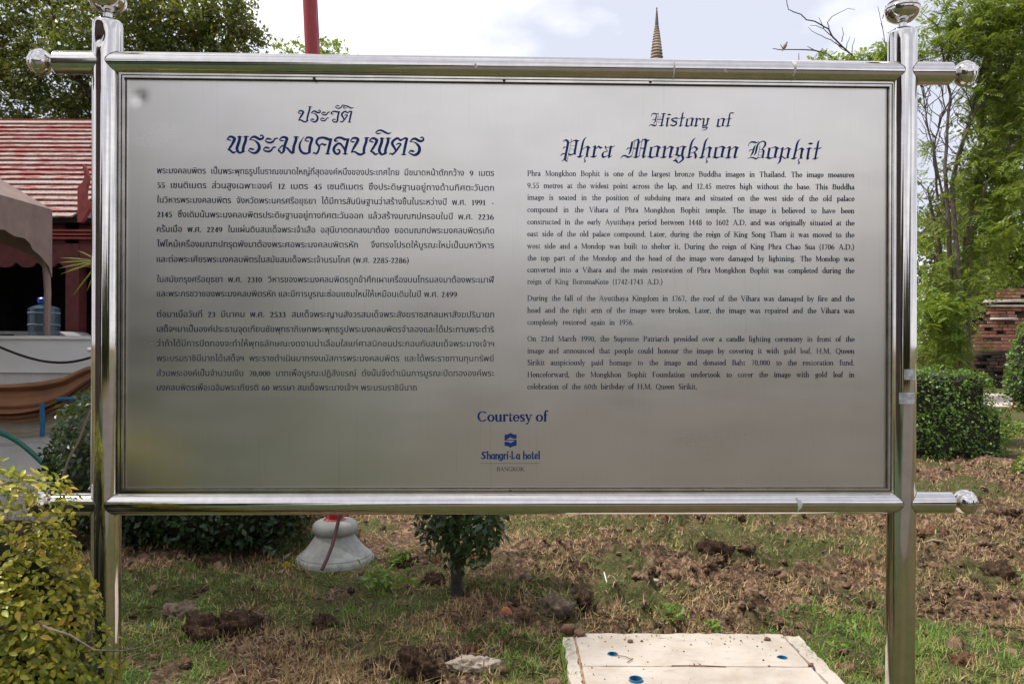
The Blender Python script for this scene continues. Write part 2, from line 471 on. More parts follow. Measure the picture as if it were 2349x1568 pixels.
t.links.new(c1, b.inputs['Base Color']); b.inputs['Roughness'].default_value = 0.95; b.inputs['Specular IOR Level'].default_value = 0.1
bump(t, b, noise(t, 90, 6, 0.8), 1.0, 0.02)
tag(link('turned_soil', mesh_np('turned_soil', np.concatenate(VV), np.concatenate(FF)), m), 'rough reddish brown turned soil heaped over the lawn', 'soil', kind='stuff')
print('clods', len(VV))

def on_ground(u, v, dz=0.0):
    d = CAMH * FPX / (v - 784)
    p = P(u, v, d); p.z = ground_z(p.x, p.y) + dz
    return p
def rock(name, u, v, size, mat, label, cat, seed, sq=(1, 1, 0.7), sub=3, amp=0.45, group=None):
    V, F = lump(sub + 1, amp, seed, sq)
    if amp > .3:
        r_ = (fbm(V[:, 0] * 2 + seed, V[:, 1] * 2 + V[:, 2] * 1.7, 1.6, 4, seed * .7) - .5) * .75
        r_ += (fbm(V[:, 2] * 2 + seed, V[:, 1] * 2 - V[:, 0] * 1.3, 2.2, 3, seed * .3) - .5) * .6
        V = V * (1 + r_)[:, None]
    p = on_ground(u, v)
    o = link(name, mesh_np(name, V * size, F), mat)
    o.location = (p.x, p.y, p.z + size * 0.12)
    tag(o, label, cat, group)
    return o
def clodmat(name, a, b_, rootc=(0.33, 0.23, 0.15)):
    m, t, b = newmat(name)
    c = ramp(t, noise(t, 18, 7, 0.7), [(0.3, a), (0.65, b_)])
    c = mixc(t, ramp(t, noise(t, 50, 6, 0.8, stretch=(1, 1, 0.4)), [(0.52, 0), (0.66, 0.8)]), c, rootc)
    t.links.new(c, b.inputs['Base Color']); b.inputs['Roughness'].default_value = 0.95; b.inputs['Specular IOR Level'].default_value = 0.1
    bump(t, b, noise(t, 60, 7, 0.8), 1.0, 0.03); return m
M_C1 = clodmat('rooty_clod', (0.035, 0.021, 0.015), (0.12, 0.072, 0.048))
M_C2 = clodmat('pale_clod', (0.12, 0.085, 0.06), (0.30, 0.23, 0.175), (0.42, 0.34, 0.26))
M_C3 = clodmat('red_clod', (0.10, 0.045, 0.028), (0.26, 0.12, 0.075))
M_STONE = simple('pale_stone', (0.36, 0.30, 0.24), 0.85, var=0.25, scale=20, bmp=0.8)
M_BRICKY = simple('terracotta', (0.40, 0.13, 0.06), 0.85, var=0.25, scale=25, bmp=0.6)
CLODS = [
 (420, 1430, 0.085, M_C2, 'dry tan-topped soil clod left of the big dark clod, behind the left post foot'),
 (470, 1470, 0.10, M_C1, 'largest dark soil clod in the grass at lower left'),
 (540, 1465, 0.085, M_C1, 'dark soil clod just right of the largest clod at lower left'),
 (585, 1432, 0.06, M_C2, 'pale rooty clod at the right end of the lower left clod heap'),
 (600, 1400, 0.05, M_C3, 'reddish clod behind the lower left clod heap'),
 (750, 1425, 0.06, M_C1, 'dark clod under a straw tuft left of the lower middle grass'),
 (860, 1545, 0.075, M_C1, 'dark soil clod at the bottom edge below the lamp foot'),
 (960, 1560, 0.065, M_C1, 'dark clod at the bottom edge left of the white lump'),
 (1095, 1490, 0.045, M_C3, 'small reddish clod in the grass below the little round tree'),
 (1185, 1410, 0.06, M_C1, 'very dark clod in front of the little round tree trunk'),
 (930, 1290, 0.10, M_C1, 'dark clod between the lamp foot and the round tree'),
 (1000, 1335, 0.075, M_C1, 'dark clod close to the left of the little tree trunk'),
 (1270, 1425, 0.085, M_C2, 'pale crumbly clod left of the back corner of the concrete slab'),
 (1330, 1395, 0.07, M_C1, 'brown clod behind the back left corner of the concrete slab'),
 (1590, 1395, 0.085, M_C1, 'dark clod behind the middle of the concrete slab'),
 (1640, 1290, 0.12, M_C1, 'largest dark clod in the middle of the turned lawn'),
 (1570, 1225, 0.09, M_C3, 'red-brown clod just under the lower rail right of middle'),
 (1505, 1210, 0.08, M_C3, 'red-brown clod under the lower rail, left of its neighbour'),
 (1800, 1310, 0.10, M_C1, 'dark clod on the ridge right of the largest middle clod'),
 (1900, 1370, 0.08, M_C1, 'dark clod behind the back right corner of the concrete slab'),
 (2290, 1330, 0.13, M_C1, 'large dark clod right of the right post'),
 (2200, 1520, 0.06, M_C3, 'red-brown clod in the grass at lower right'),
 (2150, 1240, 0.09, M_C3, 'red-brown clod just right of the right post below the end knob'),
 (1345, 1330, 0.10, M_C1, 'dark clod left of the white stone in the lawn'),
]
for i, (u, v, s, m_, lb) in enumerate(CLODS):
    rock('soil_clod', u, v, s * (.95 if v > 1380 else .8), m_, lb, 'soil clod', 100 + i, (1.15, 0.85, 0.85), group='clods of turned soil on the lawn')
rock('stone', 1085, 1553, 0.075, M_STONE, 'pale crumbly lump of mortar at the bottom edge left of the slab', 'stone', 201, (1.4, 0.7, 0.5))
rock('stone', 1468, 1338, 0.085, M_STONE, 'flat whitish stone lying in the turned lawn behind the slab', 'stone', 202, (1.3, 0.7, 0.3))
rock('stone', 1205, 1345, 0.045, M_C2, 'small pale brown stone right of the little tree trunk', 'stone', 203)
rock('brick_shard', 1160, 1428, 0.042, M_BRICKY, 'orange-red terracotta shard standing in the grass below the tree', 'brick shard', 204, (0.75, 0.5, 1.1), 2, 0.2)
rock('brick_shard', 1862, 1375 + 0, 0.03, M_BRICKY, 'small red shard at the right, behind the slab', 'brick shard', 205, (1.3, 0.6, 0.5), 2, 0.2)
rock('brick_shard', 1510, 1375, 0.045, M_BRICKY, 'broken red brick shard in the lawn just behind the concrete slab', 'brick shard', 206, (1.3, 0.6, 0.5), 2, 0.2)
p, q = on_ground(1385, 1367, 0.07), on_ground(1402, 1388, 0.02)
mb = MB(); mb.tube([p, q], 0.004, 8)
tag(mb.build('stick', simple('white_plastic', (0.5, 0.5, 0.47), 0.5)), 'thin white plastic stick lying in the lawn left of the slab', 'stick')
p = on_ground(340, 1453, 0.015); mb = MB(); mb.lathe([(0.009, -0.006), (0.011, 0), (0.009, 0.006)], 14)
o = mb.build('bottle_cap', simple('blue_plastic', (0.02, 0.10, 0.42), 0.4)); o.location = p; o.rotation_euler = (1.1, 0.2, 0)
tag(o, 'small blue bottle cap in the grass right of the left post', 'bottle cap')
for (u, v, du, lb) in ((1392, 1240, 14, 'broken pale twig lying under the lower rail, left of middle'), (2140, 1262, 22, 'pale bark chip lying close to the right post')):
    p, q = on_ground(u - du, v, 0.03), on_ground(u + du, v + 6, 0.03)
    mb = MB(); mb.tube([p, (p + q) / 2 + Vector((0, 0, 0.015)), q], [0.008, 0.011, 0.006], 7)
    tag(mb.build('twig', simple('pale_twig', (.26, .20, .14), .9, scale=30)), lb, 'twig')

# ------------------------------------------------------------------ concrete slab with two lids
m, t, b = newmat('weathered_concrete')
c = ramp(t, noise(t, 3, 6, 0.6), [(0.3, (0.32, 0.265, 0.215)), (0.55, (0.44, 0.39, 0.34)), (0.75, (0.48, 0.44, 0.395))])
c = mixc(t, ramp(t, noise(t, 5, 5, 0.7, stretch=(1, 2.5, 1)), [(0.52, 0), (0.72, 0.6)]), c, (0.36, 0.265, 0.18))
c = mixc(t, ramp(t, noise(t, 70, 3, 0.5), [(0.70, 0), (0.76, 0.8)]), c, (0.20, 0.15, 0.11))
c = mixc(t, ramp(t, noise(t, 9, 7, 0.75, stretch=(0.6, 2.2, 1)), [(0.58, 0), (0.66, 0.7)]), c, (0.30, 0.26, 0.22))
t.links.new(c, b.inputs['Base Color']); b.inputs['Roughness'].default_value = 0.9
bump(t, b, noise(t, 35, 7, 0.7), 0.5, 0.01)
M_CONC = m
slab = empty('concrete_slab', (0.9, 3.4, 0), 'pale concrete slab with two lids and blue pipe sleeves in the grass', 'concrete slab')
def plate(name, x0, x1, y0, y1, z0, z1, jit, holes=()):
    pts = []
    def edge(a, b_, n):
        for i in range(n):
            f = i / n; pts.append((a[0] + (b_[0] - a[0]) * f, a[1] + (b_[1] - a[1]) * f))
    nx = max(3, int((x1 - x0) / 0.035)); ny = max(3, int((y1 - y0) / 0.035))
    edge((x0, y0), (x1, y0), nx); edge((x1, y0), (x1, y1), ny); edge((x1, y1), (x0, y1), nx); edge((x0, y1), (x0, y0), ny)
    r = random.Random(len(name) * 7 + int(x0 * 100))
    pts = [(x + r.uniform(-jit, jit), y + r.uniform(-jit, jit)) for x, y in pts]
    mb = MB(); n = len(pts)
    for z, s in ((z0, 1), (z1 - 0.008, 1), (z1, 0.994)):
        cx, cy = (x0 + x1) / 2, (y0 + y1) / 2
        for x, y in pts: mb.v.append((cx + (x - cx) * s - 0.9, cy + (y - cy) * s - 3.4, z))
    for k in (0, 1):
        for i in range(n):
            j = (i + 1) % n; mb.f.append((k * n + i, k * n + j, (k + 1) * n + j, (k + 1) * n + i))
    mb.f.append(tuple(reversed(range(n)))); mb.f.append(tuple(2 * n + i for i in range(n)))
    o = mb.build(name, M_CONC, slab)
    if holes:
        for hx, hy, hr in holes:
            cb = MB(); cb.lathe([(hr, z0 - 0.1), (hr, z1 + 0.1)], 28, (hx - 0.9, hy - 3.4, 0))
            cu = cb.build('cutter'); md = o.modifiers.new('b', 'BOOLEAN'); md.object = cu; md.operation = 'DIFFERENCE'; md.solver = 'EXACT'
            cu.parent = slab
            bpy.context.view_layer.update()
            dg = bpy.context.evaluated_depsgraph_get()
            me = bpy.data.meshes.new_from_object(o.evaluated_get(dg)); o.modifiers.clear(); o.data = me
            bpy.data.objects.remove(cu)
    return o
LX0, LX1, LYM, LY1 = 0.330, 1.402, 3.584, 3.925
H1, H2, H3 = (0.493, 3.724, 0.026), (1.305, 3.693, 0.025), (0.558, 3.43, 0.031)
plate('slab_rim', SX0, LX0 - 0.009, SY0, SY1 - 0.05, -0.08, 0.036, 0.008)
plate('slab_rim', LX0 - 0.003, LX1 + 0.004, LY1 + 0.006, SY1, -0.08, 0.036, 0.008)
plate('slab_rim', LX1 + 0.012, SX1, SY0, SY1 - 0.03, -0.08, 0.036, 0.009)
plate('lid', LX0, LX1, LYM + 0.003, LY1, -0.03, 0.040, 0.0025, (H1, H2))['label'] = 'back lid with two blue pipe sleeves'
plate('lid', LX0, LX1, SY0, LYM - 0.003, -0.03, 0.041, 0.0025, (H3,))['label'] = 'front lid with one raised blue pipe sleeve'
M_PVC = simple('blue_pvc', (0.02, 0.14, 0.28), 0.4, var=0.2, scale=30)
for (hx, hy, hr), top in ((H1, 0.043), (H2, 0.041), (H3, 0.052)):
    mb = MB(); mb.lathe([(hr - 0.001, -0.02), (hr - 0.001, top), (hr - 0.004, top), (hr - 0.004, -0.015), (0.0005, -0.015)], 32, (hx - 0.9, hy - 3.4, 0), caps=False)
    mb.build('pipe_sleeve', M_PVC, slab, True)
# earth washed into the left seam, grit on the slab, grass hanging over its edges
mb = MB(); pts_ = []
mb.quadbox(LX0 - .0095 - .9, LX0 - .0005 - .9, SY0 - 3.4, LY1 - 3.4, 0.0, 0.0375, .0015)
mb.build('seam_earth', simple('seam_earth', (.26, .15, .085), .95, var=.4, scale=60), slab)
VV, FF, base = [], [], 0
for i in range(130):
    V, F = protos[i % 8]; s_ = float(RNG.uniform(.0015, .0045)); e_ = RNG.random() < .55
    gx, gy = RNG.uniform(SX0 + .02, SX1 - .03), (SY1 - .04 - abs(RNG.normal()) * .06 if e_ else RNG.uniform(3.3, 3.95))
    VV.append(V * s_ + [gx, gy, .041 + s_ * .3]); FF.append(F + base); base += len(V)
tag(link('grit', mesh_np('grit', np.concatenate(VV), np.concatenate(FF)), M_CLOD), 'fine brown grit lying on the concrete slab', 'grit', kind='stuff')
n = 1500
t_ = RNG.random(n); sd_ = RNG.integers(0, 3, n)
ex_ = np.where(sd_ == 0, SX0 - .012, np.where(sd_ == 1, SX1 + .012, SX0 + t_ * (SX1 - SX0))); ey_ = np.where(sd_ == 2, SY1 + .012, 3.2 + t_ * .82)
az_ = np.where(sd_ == 0, 0, np.where(sd_ == 1, PI, -PI / 2)) + RNG.normal(0, .8, n)
keep = RNG.random(n) < np.where(sd_ == 2, .25, 1.0) * np.clip((fbm(ex_, ey_, 7.0, 2, 15.0) - .38) * 6, .1, 1)
v, f = blades(ex_[keep], ey_[keep], np.full(keep.sum(), -.005), RNG.uniform(.05, .11, keep.sum()), .0042, RNG.uniform(.1, .7, keep.sum()), az_[keep], RNG.uniform(.3, 1.2, keep.sum()))
tag(link('edge_grass', mesh_np('edge_grass', v, f), M_GRASS), 'grass blades hanging over the edges of the concrete slab', 'grass', kind='stuff')
# rusty wire across the seam, crumbs on the slab
M_RUST = simple('rusty_iron', (0.16, 0.06, 0.035), 0.9, var=0.3, scale=40)
mb = MB(); mb.tube([(0.75, 3.586, 0.043), (0.9, 3.580, 0.046), (1.0, 3.575, 0.044)], 0.0025, 6)
tag(mb.build('wire', M_RUST), 'rusty red wire lying along the seam of the slab lids', 'wire')
mb = MB(); mb.tube([(0.50, 3.70, 0.044), (0.545, 3.675, 0.05), (0.575, 3.645, 0.047), (0.548, 3.62, 0.045)], 0.0022, 6)
tag(mb.build('twig', simple('dry_twig', (0.16, 0.10, 0.06), 0.9)), 'hooked dry twig beside the blue hole on the slab', 'twig')
for i, (X, Y, s, lb) in enumerate(((0.60, 3.87, 0.013, 'brown crumb of soil on the back left of the slab'), (0.295, 4.0, 0.035, 'round dark soil lump on the back left corner of the slab'),
    (1.30, 3.90, 0.013, 'small brown pebble at the back right of the slab'), (1.40, 3.59, 0.011, 'small dark pebble in the right seam of the slab'), (0.66, 3.88, 0.007, 'tiny dark crumb right of the brown crumb on the slab'), (0.36, 3.97, 0.022, 'small dark soil lump beside the corner lump of the slab'))):
    V, F = lump(2, 0.5, 300 + i, (1.2, 0.9, 0.75))
    o = link('soil_crumb', mesh_np('soil_crumb', V * s, F), M_CLOD); o.location = (X, Y, 0.040 + s * 0.5)
    tag(o, lb, 'soil crumb')

# ------------------------------------------------------------------ the sign
YAW = math.radians(1.44)
SO = Vector((-0.0085, 2.4356, 0.0))
AX = Vector((math.cos(YAW), math.sin(YAW), 0)); AY = Vector((-math.sin(YAW), math.cos(YAW), 0))
def S(u, v, off=0.0):
    """where the sight line (u, v) meets the sign's plane local y = off; returns local (x, z)"""
    o = Vector((0, 0, CAMH)); d = P(u, v, 1.0) - o
    t = (off - (o - SO).dot(AY)) / d.dot(AY)
    h = o + d * t
    return (h - SO).dot(AX), h.z
sign = empty('information_sign', SO, 'large brushed steel information board on polished steel posts with Thai and English lettering', 'sign', YAW)
RP, RR, OFFR = 0.0435, 0.0350, -0.007
XL, XR = S(245, 700)[0], S(2067, 700)[0]
zt = (S(245, 147, OFFR)[1] + S(2067, 167, OFFR)[1]) / 2          # top rail axis
zb = (S(245, 1153, OFFR)[1] + S(2067, 1153, OFFR)[1]) / 2        # bottom rail axis
def post(x, ztop, dent, label):
    zs = list(np.linspace(-0.3, ztop - 0.02, 130)) ; prof = [(RP, z) for z in zs]
    prof += [(RP - 0.001, ztop - 0.012), (RP - 0.006, ztop - 0.004), (0.020, ztop + 0.004), (0.0135, ztop + 0.006), (0.0125, ztop + 0.022)]
    mb = MB(); mb.lathe(prof, 64, (x, 0, 0))
    if dent:
        dx, dz = S(229, 80, -RP)
        for i, v in enumerate(mb.v):
            d2 = ((v[0] - (dx - 0.006)) / 0.016) ** 2 + ((v[2] - dz) / 0.022) ** 2 + ((v[1] + 0.036) / 0.03) ** 2
            k = 0.011 * math.exp(-d2)
            mb.v[i] = (v[0] + k * 0.7, v[1] + k, v[2])
    o = mb.build('post', M_STEEL, sign, True); o['label'] = label
    r = 0.0545; z0 = ztop + 0.018
    f = MB(); f.lathe([(0.012, z0), (0.014, z0 + .004), (0.030, z0 + .009), (0.044, z0 + .019), (0.0525, z0 + .031), (r, z0 + .040), (r, z0 + .043), (r - .003, z0 + .045), (r - .001, z0 + .048), (r - .004, z0 + .058),
        (r - .012, z0 + .064), (r - .010, z0 + .067), (r - .024, z0 + .078), (0.014, z0 + .088), (0.012, z0 + .096), (0.0, z0 + .104)], 40, (x, 0, 0), caps=False)
    f.build('knob', M_STEEL, o, True)
    return o
zpl, zpr = S(248, 40, -RP * .5)[1], S(2067, 62, -RP * .5)[1]
postL = post(XL, zpl, True, 'left post with a dent near its top')
postR = post(XR, zpr, False, 'right post with two strips of clear tape')
def rail(z, xa, xb, label):
    mb = MB()
    n = 60; prof = [(RR - 0.003, xa)] + [(RR, xa + 0.003 + (xb - xa - 0.006) * i / n) for i in range(n + 1)] + [(RR - 0.003, xb)]
    mb.lathe(prof, 48, (0, OFFR, z), 'X')
    o = mb.build('rail', M_STEEL, sign, True); o['label'] = label
    for s, xe in ((-1, xa), (1, xb)):
        pr = [(0.011, 0), (0.0115, .010), (.013, .013), (.020, .016), (.029, .022), (.036, .031), (.0405, .042), (.041, .047), (.0385, .049), (.0405, .052), (.0375, .060), (.0345, .062), (.036, .065), (.031, .070), (.026, .0715), (.0265, .074), (.018, .080), (.008, .084), (0.0, .0845)]
        f = MB(); f.lathe([(r, xe + s * h) for r, h in pr], 36, (0, OFFR, z), 'X', caps=False)
        f.build('end_knob', M_STEEL, o, True)
    return o
railT = rail(zt, S(128, 150, OFFR)[0], S(2179, 165, OFFR)[0], 'top rail streaked with bird droppings')
railB = rail(zb, S(126, 1153, OFFR)[0], S(2180, 1153, OFFR)[0], 'bottom rail')
M_WELD = simple('weld', (.20, .18, .16), .55, .8, .3, 60)
for px_, pst in ((XL, postL), (XR, postR)):
    for za_ in (zt, zb):
        for sg_ in (-1, 1):
            pts_ = []
            for k_ in range(41):
                a_ = 2 * PI * k_ / 40; y_ = OFFR + RR * math.cos(a_); z_ = za_ + RR * math.sin(a_)
                pts_.append((px_ + sg_ * (math.sqrt(max(RP * RP - y_ * y_, 1e-6)) + .0003), y_, z_))
            mb = MB(); mb.tube(pts_, [.0013 + .0005 * math.sin(k_ * 2.1) for k_ in range(41)], 6); mb.build('weld_seam', M_WELD, pst, True)
# panel: 3 mm sheet, slightly dished, dent at upper left
PX0, PX1 = S(278, 700)[0], S(2050, 700)[0]
PZ0, PZ1 = zb + RR - 0.004, zt - RR + 0.004
PY = -0.004
def panel():
    xs = np.linspace(PX0, PX1, 181); zs = np.linspace(PZ0, PZ1, 96)
    X, Z = np.meshgrid(xs, zs)
    Y = np.full_like(X, PY)
    dx, dz = S(318, 224, PY)
    Yd = 0.0042 * np.exp(-(((X - dx) / 0.016) ** 2 + ((Z - dz) / 0.016) ** 2))
    V = np.stack([X, Y + Yd, Z], -1).reshape(-1, 3)
    nx, nz = 181, 96; i = np.arange(nx * nz).reshape(nz, nx)
    F = np.stack([i[:-1, :-1], i[:-1, 1:], i[1:, 1:], i[1:, :-1]], -1).reshape(-1, 4)
    Vb = np.array([[PX0, PY + .009, PZ0], [PX1, PY + .009, PZ0], [PX1, PY + .009, PZ1], [PX0, PY + .009, PZ1]])
    me = mesh_np('panel', np.concatenate([V, Vb]), [F, np.array([[nx * nz + 3, nx * nz + 2, nx * nz + 1, nx * nz]])])
    return link('panel', me, M_PANEL, sign, True)
pan = panel()
# trim: outer channel strip and inner bead, mitred
M_TRIM = simple('trim_steel', (0.64, 0.61, 0.56), 0.24, 1.0, 0.14, 14)
M_GROOVE = simple('dark_groove', (0.10, 0.08, 0.06), 0.8, 0.0, 0.4, 40)  # dark strips along the trim gap and the panel reveal
ix0, ix1 = S(290.5, 650)[0], S(2031, 650)[0]
iz1 = (S(290, 183.5)[1] + S(2030, 204)[1]) / 2
iz0 = (S(283, 1117)[1] + S(2033, 1117)[1]) / 2
ox0, ox1, oz0, oz1 = ix0 - 0.017, ix1 + 0.017, PZ0, PZ1
def strip(name, side, a0, a1, y0, y1, mat):
    """mitred strip between inset a0 and a1 measured inwards from the outer rectangle"""
    X0, X1, Z0, Z1 = ox0, ox1, oz0, oz1
    def c(a): return (X0 + a, X1 - a, Z0 + a * kz0, Z1 - a * kz1)
    kz0 = (iz0 - oz0) / 0.017; kz1 = (oz1 - iz1) / 0.017
    A, B = c(a0), c(a1)
    q = {'left': [(A[0], A[2]), (A[0], A[3]), (B[0], B[3]), (B[0], B[2])], 'right': [(A[1], A[2]), (A[1], A[3]), (B[1], B[3]), (B[1], B[2])],
         'top': [(A[0], A[3]), (A[1], A[3]), (B[1], B[3]), (B[0], B[3])], 'bottom': [(A[0], A[2]), (A[1], A[2]), (B[1], B[2]), (B[0], B[2])]}[side]
    mb = MB(); mb.prism(q, y0, y1)
    return mb.build(name, mat, sign)
for sd in ('left', 'right', 'top', 'bottom'):
    strip('trim_strip', sd, 0.0, 0.0068, -0.020, PY + 0.001, M_TRIM)
    strip('trim_groove', sd, 0.0068, 0.0088, -0.0065, PY + 0.001, M_GROOVE)
    strip('trim_bead', sd, 0.0088, 0.0150, -0.017, PY + 0.001, M_TRIM)
    strip('trim_reveal', sd, 0.0150, 0.0172, -0.0058, PY + 0.001, M_GROOVE)
M_SCREW = simple('rusty_screw', (0.10, 0.07, 0.05), 0.7, 0.6, 0.3, 50)
for u, v in ((707, 1128), (1170, 1126), (1613, 1126), (1492, 187), (720, 180), (1156, 184)):
    x, z = S(u, v, -0.02); mb = MB(); mb.lathe([(0.0048, 0), (0.0046, -0.002), (0.003, -0.0034)], 12)
    o = mb.build('screw', M_SCREW, sign, True); o.location = (x, -0.0195, z); o.rotation_euler = (-PI / 2, 0, 0)
    o.scale = (1, 1, -1)
# tape on the right post, droppings on the rails
m, t, b = newmat('clear_tape'); b.inputs['Base Color'].default_value = (0.62, 0.64, 0.66, 1)
t.links.new(ramp(t, noise(t, 60, 4), [(0.4, (0.42, 0.43, 0.44)), (0.6, (0.74, 0.76, 0.78))]), b.inputs['Base Color'])
b.inputs['Roughness'].default_value = 0.3; b.inputs['Alpha'].default_value = 0.75; M_TAPE = m
def on_post(name, cx, u0, u1, v0, v1, mat, parent, alpha=1):
    x0, z1 = S(u0, v0, -RP * .6); x1, z0 = S(u1, v1, -RP * .6)
    a0 = math.acos(max(-1, min(1, (x0 - cx) / RP))); a1 = math.acos(max(-1, min(1, (x1 - cx) / RP)))
    mb = MB(); n = 14; r = RP + 0.0007
    for k in range(n + 1):
        a = a0 + (a1 - a0) * k / n
        for z in (z0, z1): mb.v.append((cx + r * math.cos(a), -r * math.sin(a), z + 0.0005 * math.sin(k * 5)))
    for k in range(n): mb.f.append((2 * k, 2 * k + 2, 2 * k + 3, 2 * k + 1))
    return mb.build(name, mat, parent, True)
on_post('tape_strip', XR, 2067, 2097, 846, 870, M_TAPE, postR)
on_post('tape_strip', XR, 2058, 2092, 899, 925, M_TAPE, postR)
M_DROP = simple('dried_dropping', (0.62, 0.60, 0.56), 0.8, 0, 0.25, 60)
def dropping(parent, za, pts):
    """pts: (u, v, half width px); a streak lying on a rail"""
    mb = MB(); r = RR + 0.0009
    for u, v, w in pts:
        x, z = S(u, v, OFFR - RR * 0.8); s = max(-0.98, min(0.98, (z - za) / RR)); c = math.sqrt(1 - s * s)
        for k in (-1, 0, 1): mb.v.append((x + k * w * 0.00137, OFFR - (r + (0.0008 if k == 0 else 0)) * c, za + (r + (0.0008 if k == 0 else 0)) * s))
    for i in range(len(pts) - 1):
        for k in (0, 1): a = i * 3 + k; mb.f.append((a, a + 1, a + 4, a + 3))
    mb.build('dried_dropping', M_DROP, parent, True)
dropping(railT, zt, [(1819, 141, 1), (1820, 143, 6), (1821, 150, 5), (1822, 160, 2.5), (1820, 172, 2), (1818, 182, 2.5), (1818, 185, 1)])
dropping(railT, zt, [(1545, 140, 1), (1545, 150, 1.5), (1545, 160, 2.2), (1545, 170, 1.5), (1546, 178, 2.4), (1546, 181, 1)])
dropping(railT, zt, [(1090, 148, 1), (1091, 153, 4), (1091, 158, 1)])
dropping(railB, zb, [(1825, 1141, 1), (1830, 1146, 5), (1833, 1154, 6), (1832, 1162, 4), (1829, 1170, 1.5), (1828, 1174, .7)])
dropping(railT, zt, [(1660, 160, 1), (1662, 164, 5), (1665, 168, 1)])

# ------------------------------------------------------------------ lettering (flat enamel print on the panel)
def nibpoly(r, n=10): return [(r * math.cos(2 * PI * k / n), r * math.sin(2 * PI * k / n)) for k in range(n)]
def hull(pts):
    pts = sorted(set(pts))
    def half(ps):
        h = []
        for p in ps:
            while len(h) >= 2 and (h[-1][0] - h[-2][0]) * (p[1] - h[-2][1]) - (h[-1][1] - h[-2][1]) * (p[0] - h[-2][0]) <= 0: h.pop()
            h.append(p)
        return h
    a = half(pts); b = half(reversed(pts)); return a[:-1] + b[:-1]
def smooth_stroke(st, sub):
    if len(st) < 3 or sub < 2: return st
    out = []
    for i in range(len(st) - 1):
        p0, p1, p2, p3 = st[max(i - 1, 0)], st[i], st[i + 1], st[min(i + 2, len(st) - 1)]
        for k in range(sub):
            t = k / sub
            q = []
            for c in range(2):
                q.append(0.5 * (2 * p1[c] + (p2[c] - p0[c]) * t + (2 * p0[c] - 5 * p1[c] + 4 * p2[c] - p3[c]) * t * t + (3 * p1[c] - p0[c] - 3 * p2[c] + p3[c]) * t ** 3))
            q.append(p1[2] + (p2[2] - p1[2]) * t); out.append(tuple(q))
    out.append(st[-1]); return out
def union(polys, eps=1e-4):
    vs, fs = [], []
    for p in polys:
        b = len(vs); vs += [Vector(q) for q in p]; fs.append(list(range(b, b + len(p))))
    v, e, f, ov, oe, of = delaunay_2d_cdt(vs, [], fs, 0, eps, True)
    return [(q.x, q.y) for q in v], [tuple(q) for q, o in zip(f, of) if len(o)]
def strokes_mesh(strokes, sub=3, nib=10, eps=1e-3):
    polys = []
    for st in strokes:
        s = smooth_stroke(st, sub)
        for a, b in zip(s[:-1], s[1:]):
            ra, rb = max(a[2], .5), max(b[2], .5)
            h = hull([(round(a[0] + x, 3), round(a[1] + y, 3)) for x, y in nibpoly(ra, nib)] + [(round(b[0] + x, 3), round(b[1] + y, 3)) for x, y in nibpoly(rb, nib)])
            if len(h) > 2: polys.append(h)
    return union(polys, eps)
def parse(txt):
    """'x,y,r x,y,r; ...' -> strokes"""
    return [[tuple(float(c) for c in p.split(',')) for p in s.split()] for s in txt.split(';') if s.strip()]
def tr(strokes, ax, ay, bx, by, k=1.0): return [[((x - ax) * k + bx, (y - ay) * k + by, r * k) for x, y, r in s] for s in strokes]
LY = PY - 0.0009
def place_crop(name, strokes, org, scale, mat, rk=1.0, label=None):
    """strokes traced on an enlargement of the photograph -> lettering on the panel sheet"""
    strokes = [[(x, y, r * rk) for x, y, r in s] for s in strokes]
    V, F = strokes_mesh(strokes)
    out = []
    for x, y in V:
        u = (org[0] + x / scale) * 0.81528; v = (org[1] + y / scale) * 0.81528
        a, c = S(u, v, LY); out.append((a, LY, c))
    me = mesh_np(name, np.array(out), np.array([f[::-1] for f in F if len(f) == 3]))
    o = link(name, me, mat, pan); o['kind'] = 'stuff'
    if label: o['label'] = label
    return o
# Thai display letters
PHO = parse("165,290,8 120,275,18 62,264,8; 62,262,8 120,207,20 170,202,28 235,240,36 225,290,34 185,370,27 140,440,25 95,498,14; 95,492,14 150,518,26 205,565,24 262,545,12; 305,205,6 350,195,17 415,205,6; 352,210,32 350,280,34 310,400,34 293,470,33 312,535,32 365,568,22 470,537,8; 445,205,6 495,195,17 570,202,6; 497,210,32 490,290,33 452,400,32 432,480,32 430,530,28 368,572,18")
RO = parse("575,275,6 640,215,22 700,202,28 760,235,33 820,258,28 880,240,24 893,198,18 858,166,15 828,186,14; 585,274,6 680,282,12 750,330,26 797,400,34 797,480,36 752,548,33 680,575,24 600,548,16 548,520,6; 552,516,6 600,475,20 640,486,25 690,490,7")
SA = parse("930,300,6 985,245,20 1030,252,23 1085,262,8; 935,302,6 990,328,22 1060,337,23 1120,308,22 1150,258,15 1185,240,19 1237,238,5")
SARA_A = SA + tr(SA, 0, 0, -43, 201)
MO = parse("1365,290,6 1310,292,18 1258,280,6; 1260,277,6 1310,222,20 1370,212,27 1432,240,34 1420,290,33 1392,370,32 1372,440,30 1358,520,30 1340,555,22 1305,585,12; 1305,580,14 1262,530,26 1235,498,10 1322,412,16 1350,402,12; 1382,425,10 1450,472,24 1530,560,28 1605,565,6; 1578,215,6 1640,205,17 1710,213,6; 1642,218,33 1635,290,32 1590,420,31 1575,540,32 1545,580,18")
NGO = parse("1825,205,3 1755,300,14 1720,400,25 1735,500,29 1790,568,28 1850,585,25 1920,575,18 1972,552,7; 1935,302,6 1890,302,18 1835,286,6; 1836,284,6 1880,227,20 1940,217,23 2000,245,34 1995,290,31 1955,420,31 1945,550,32")
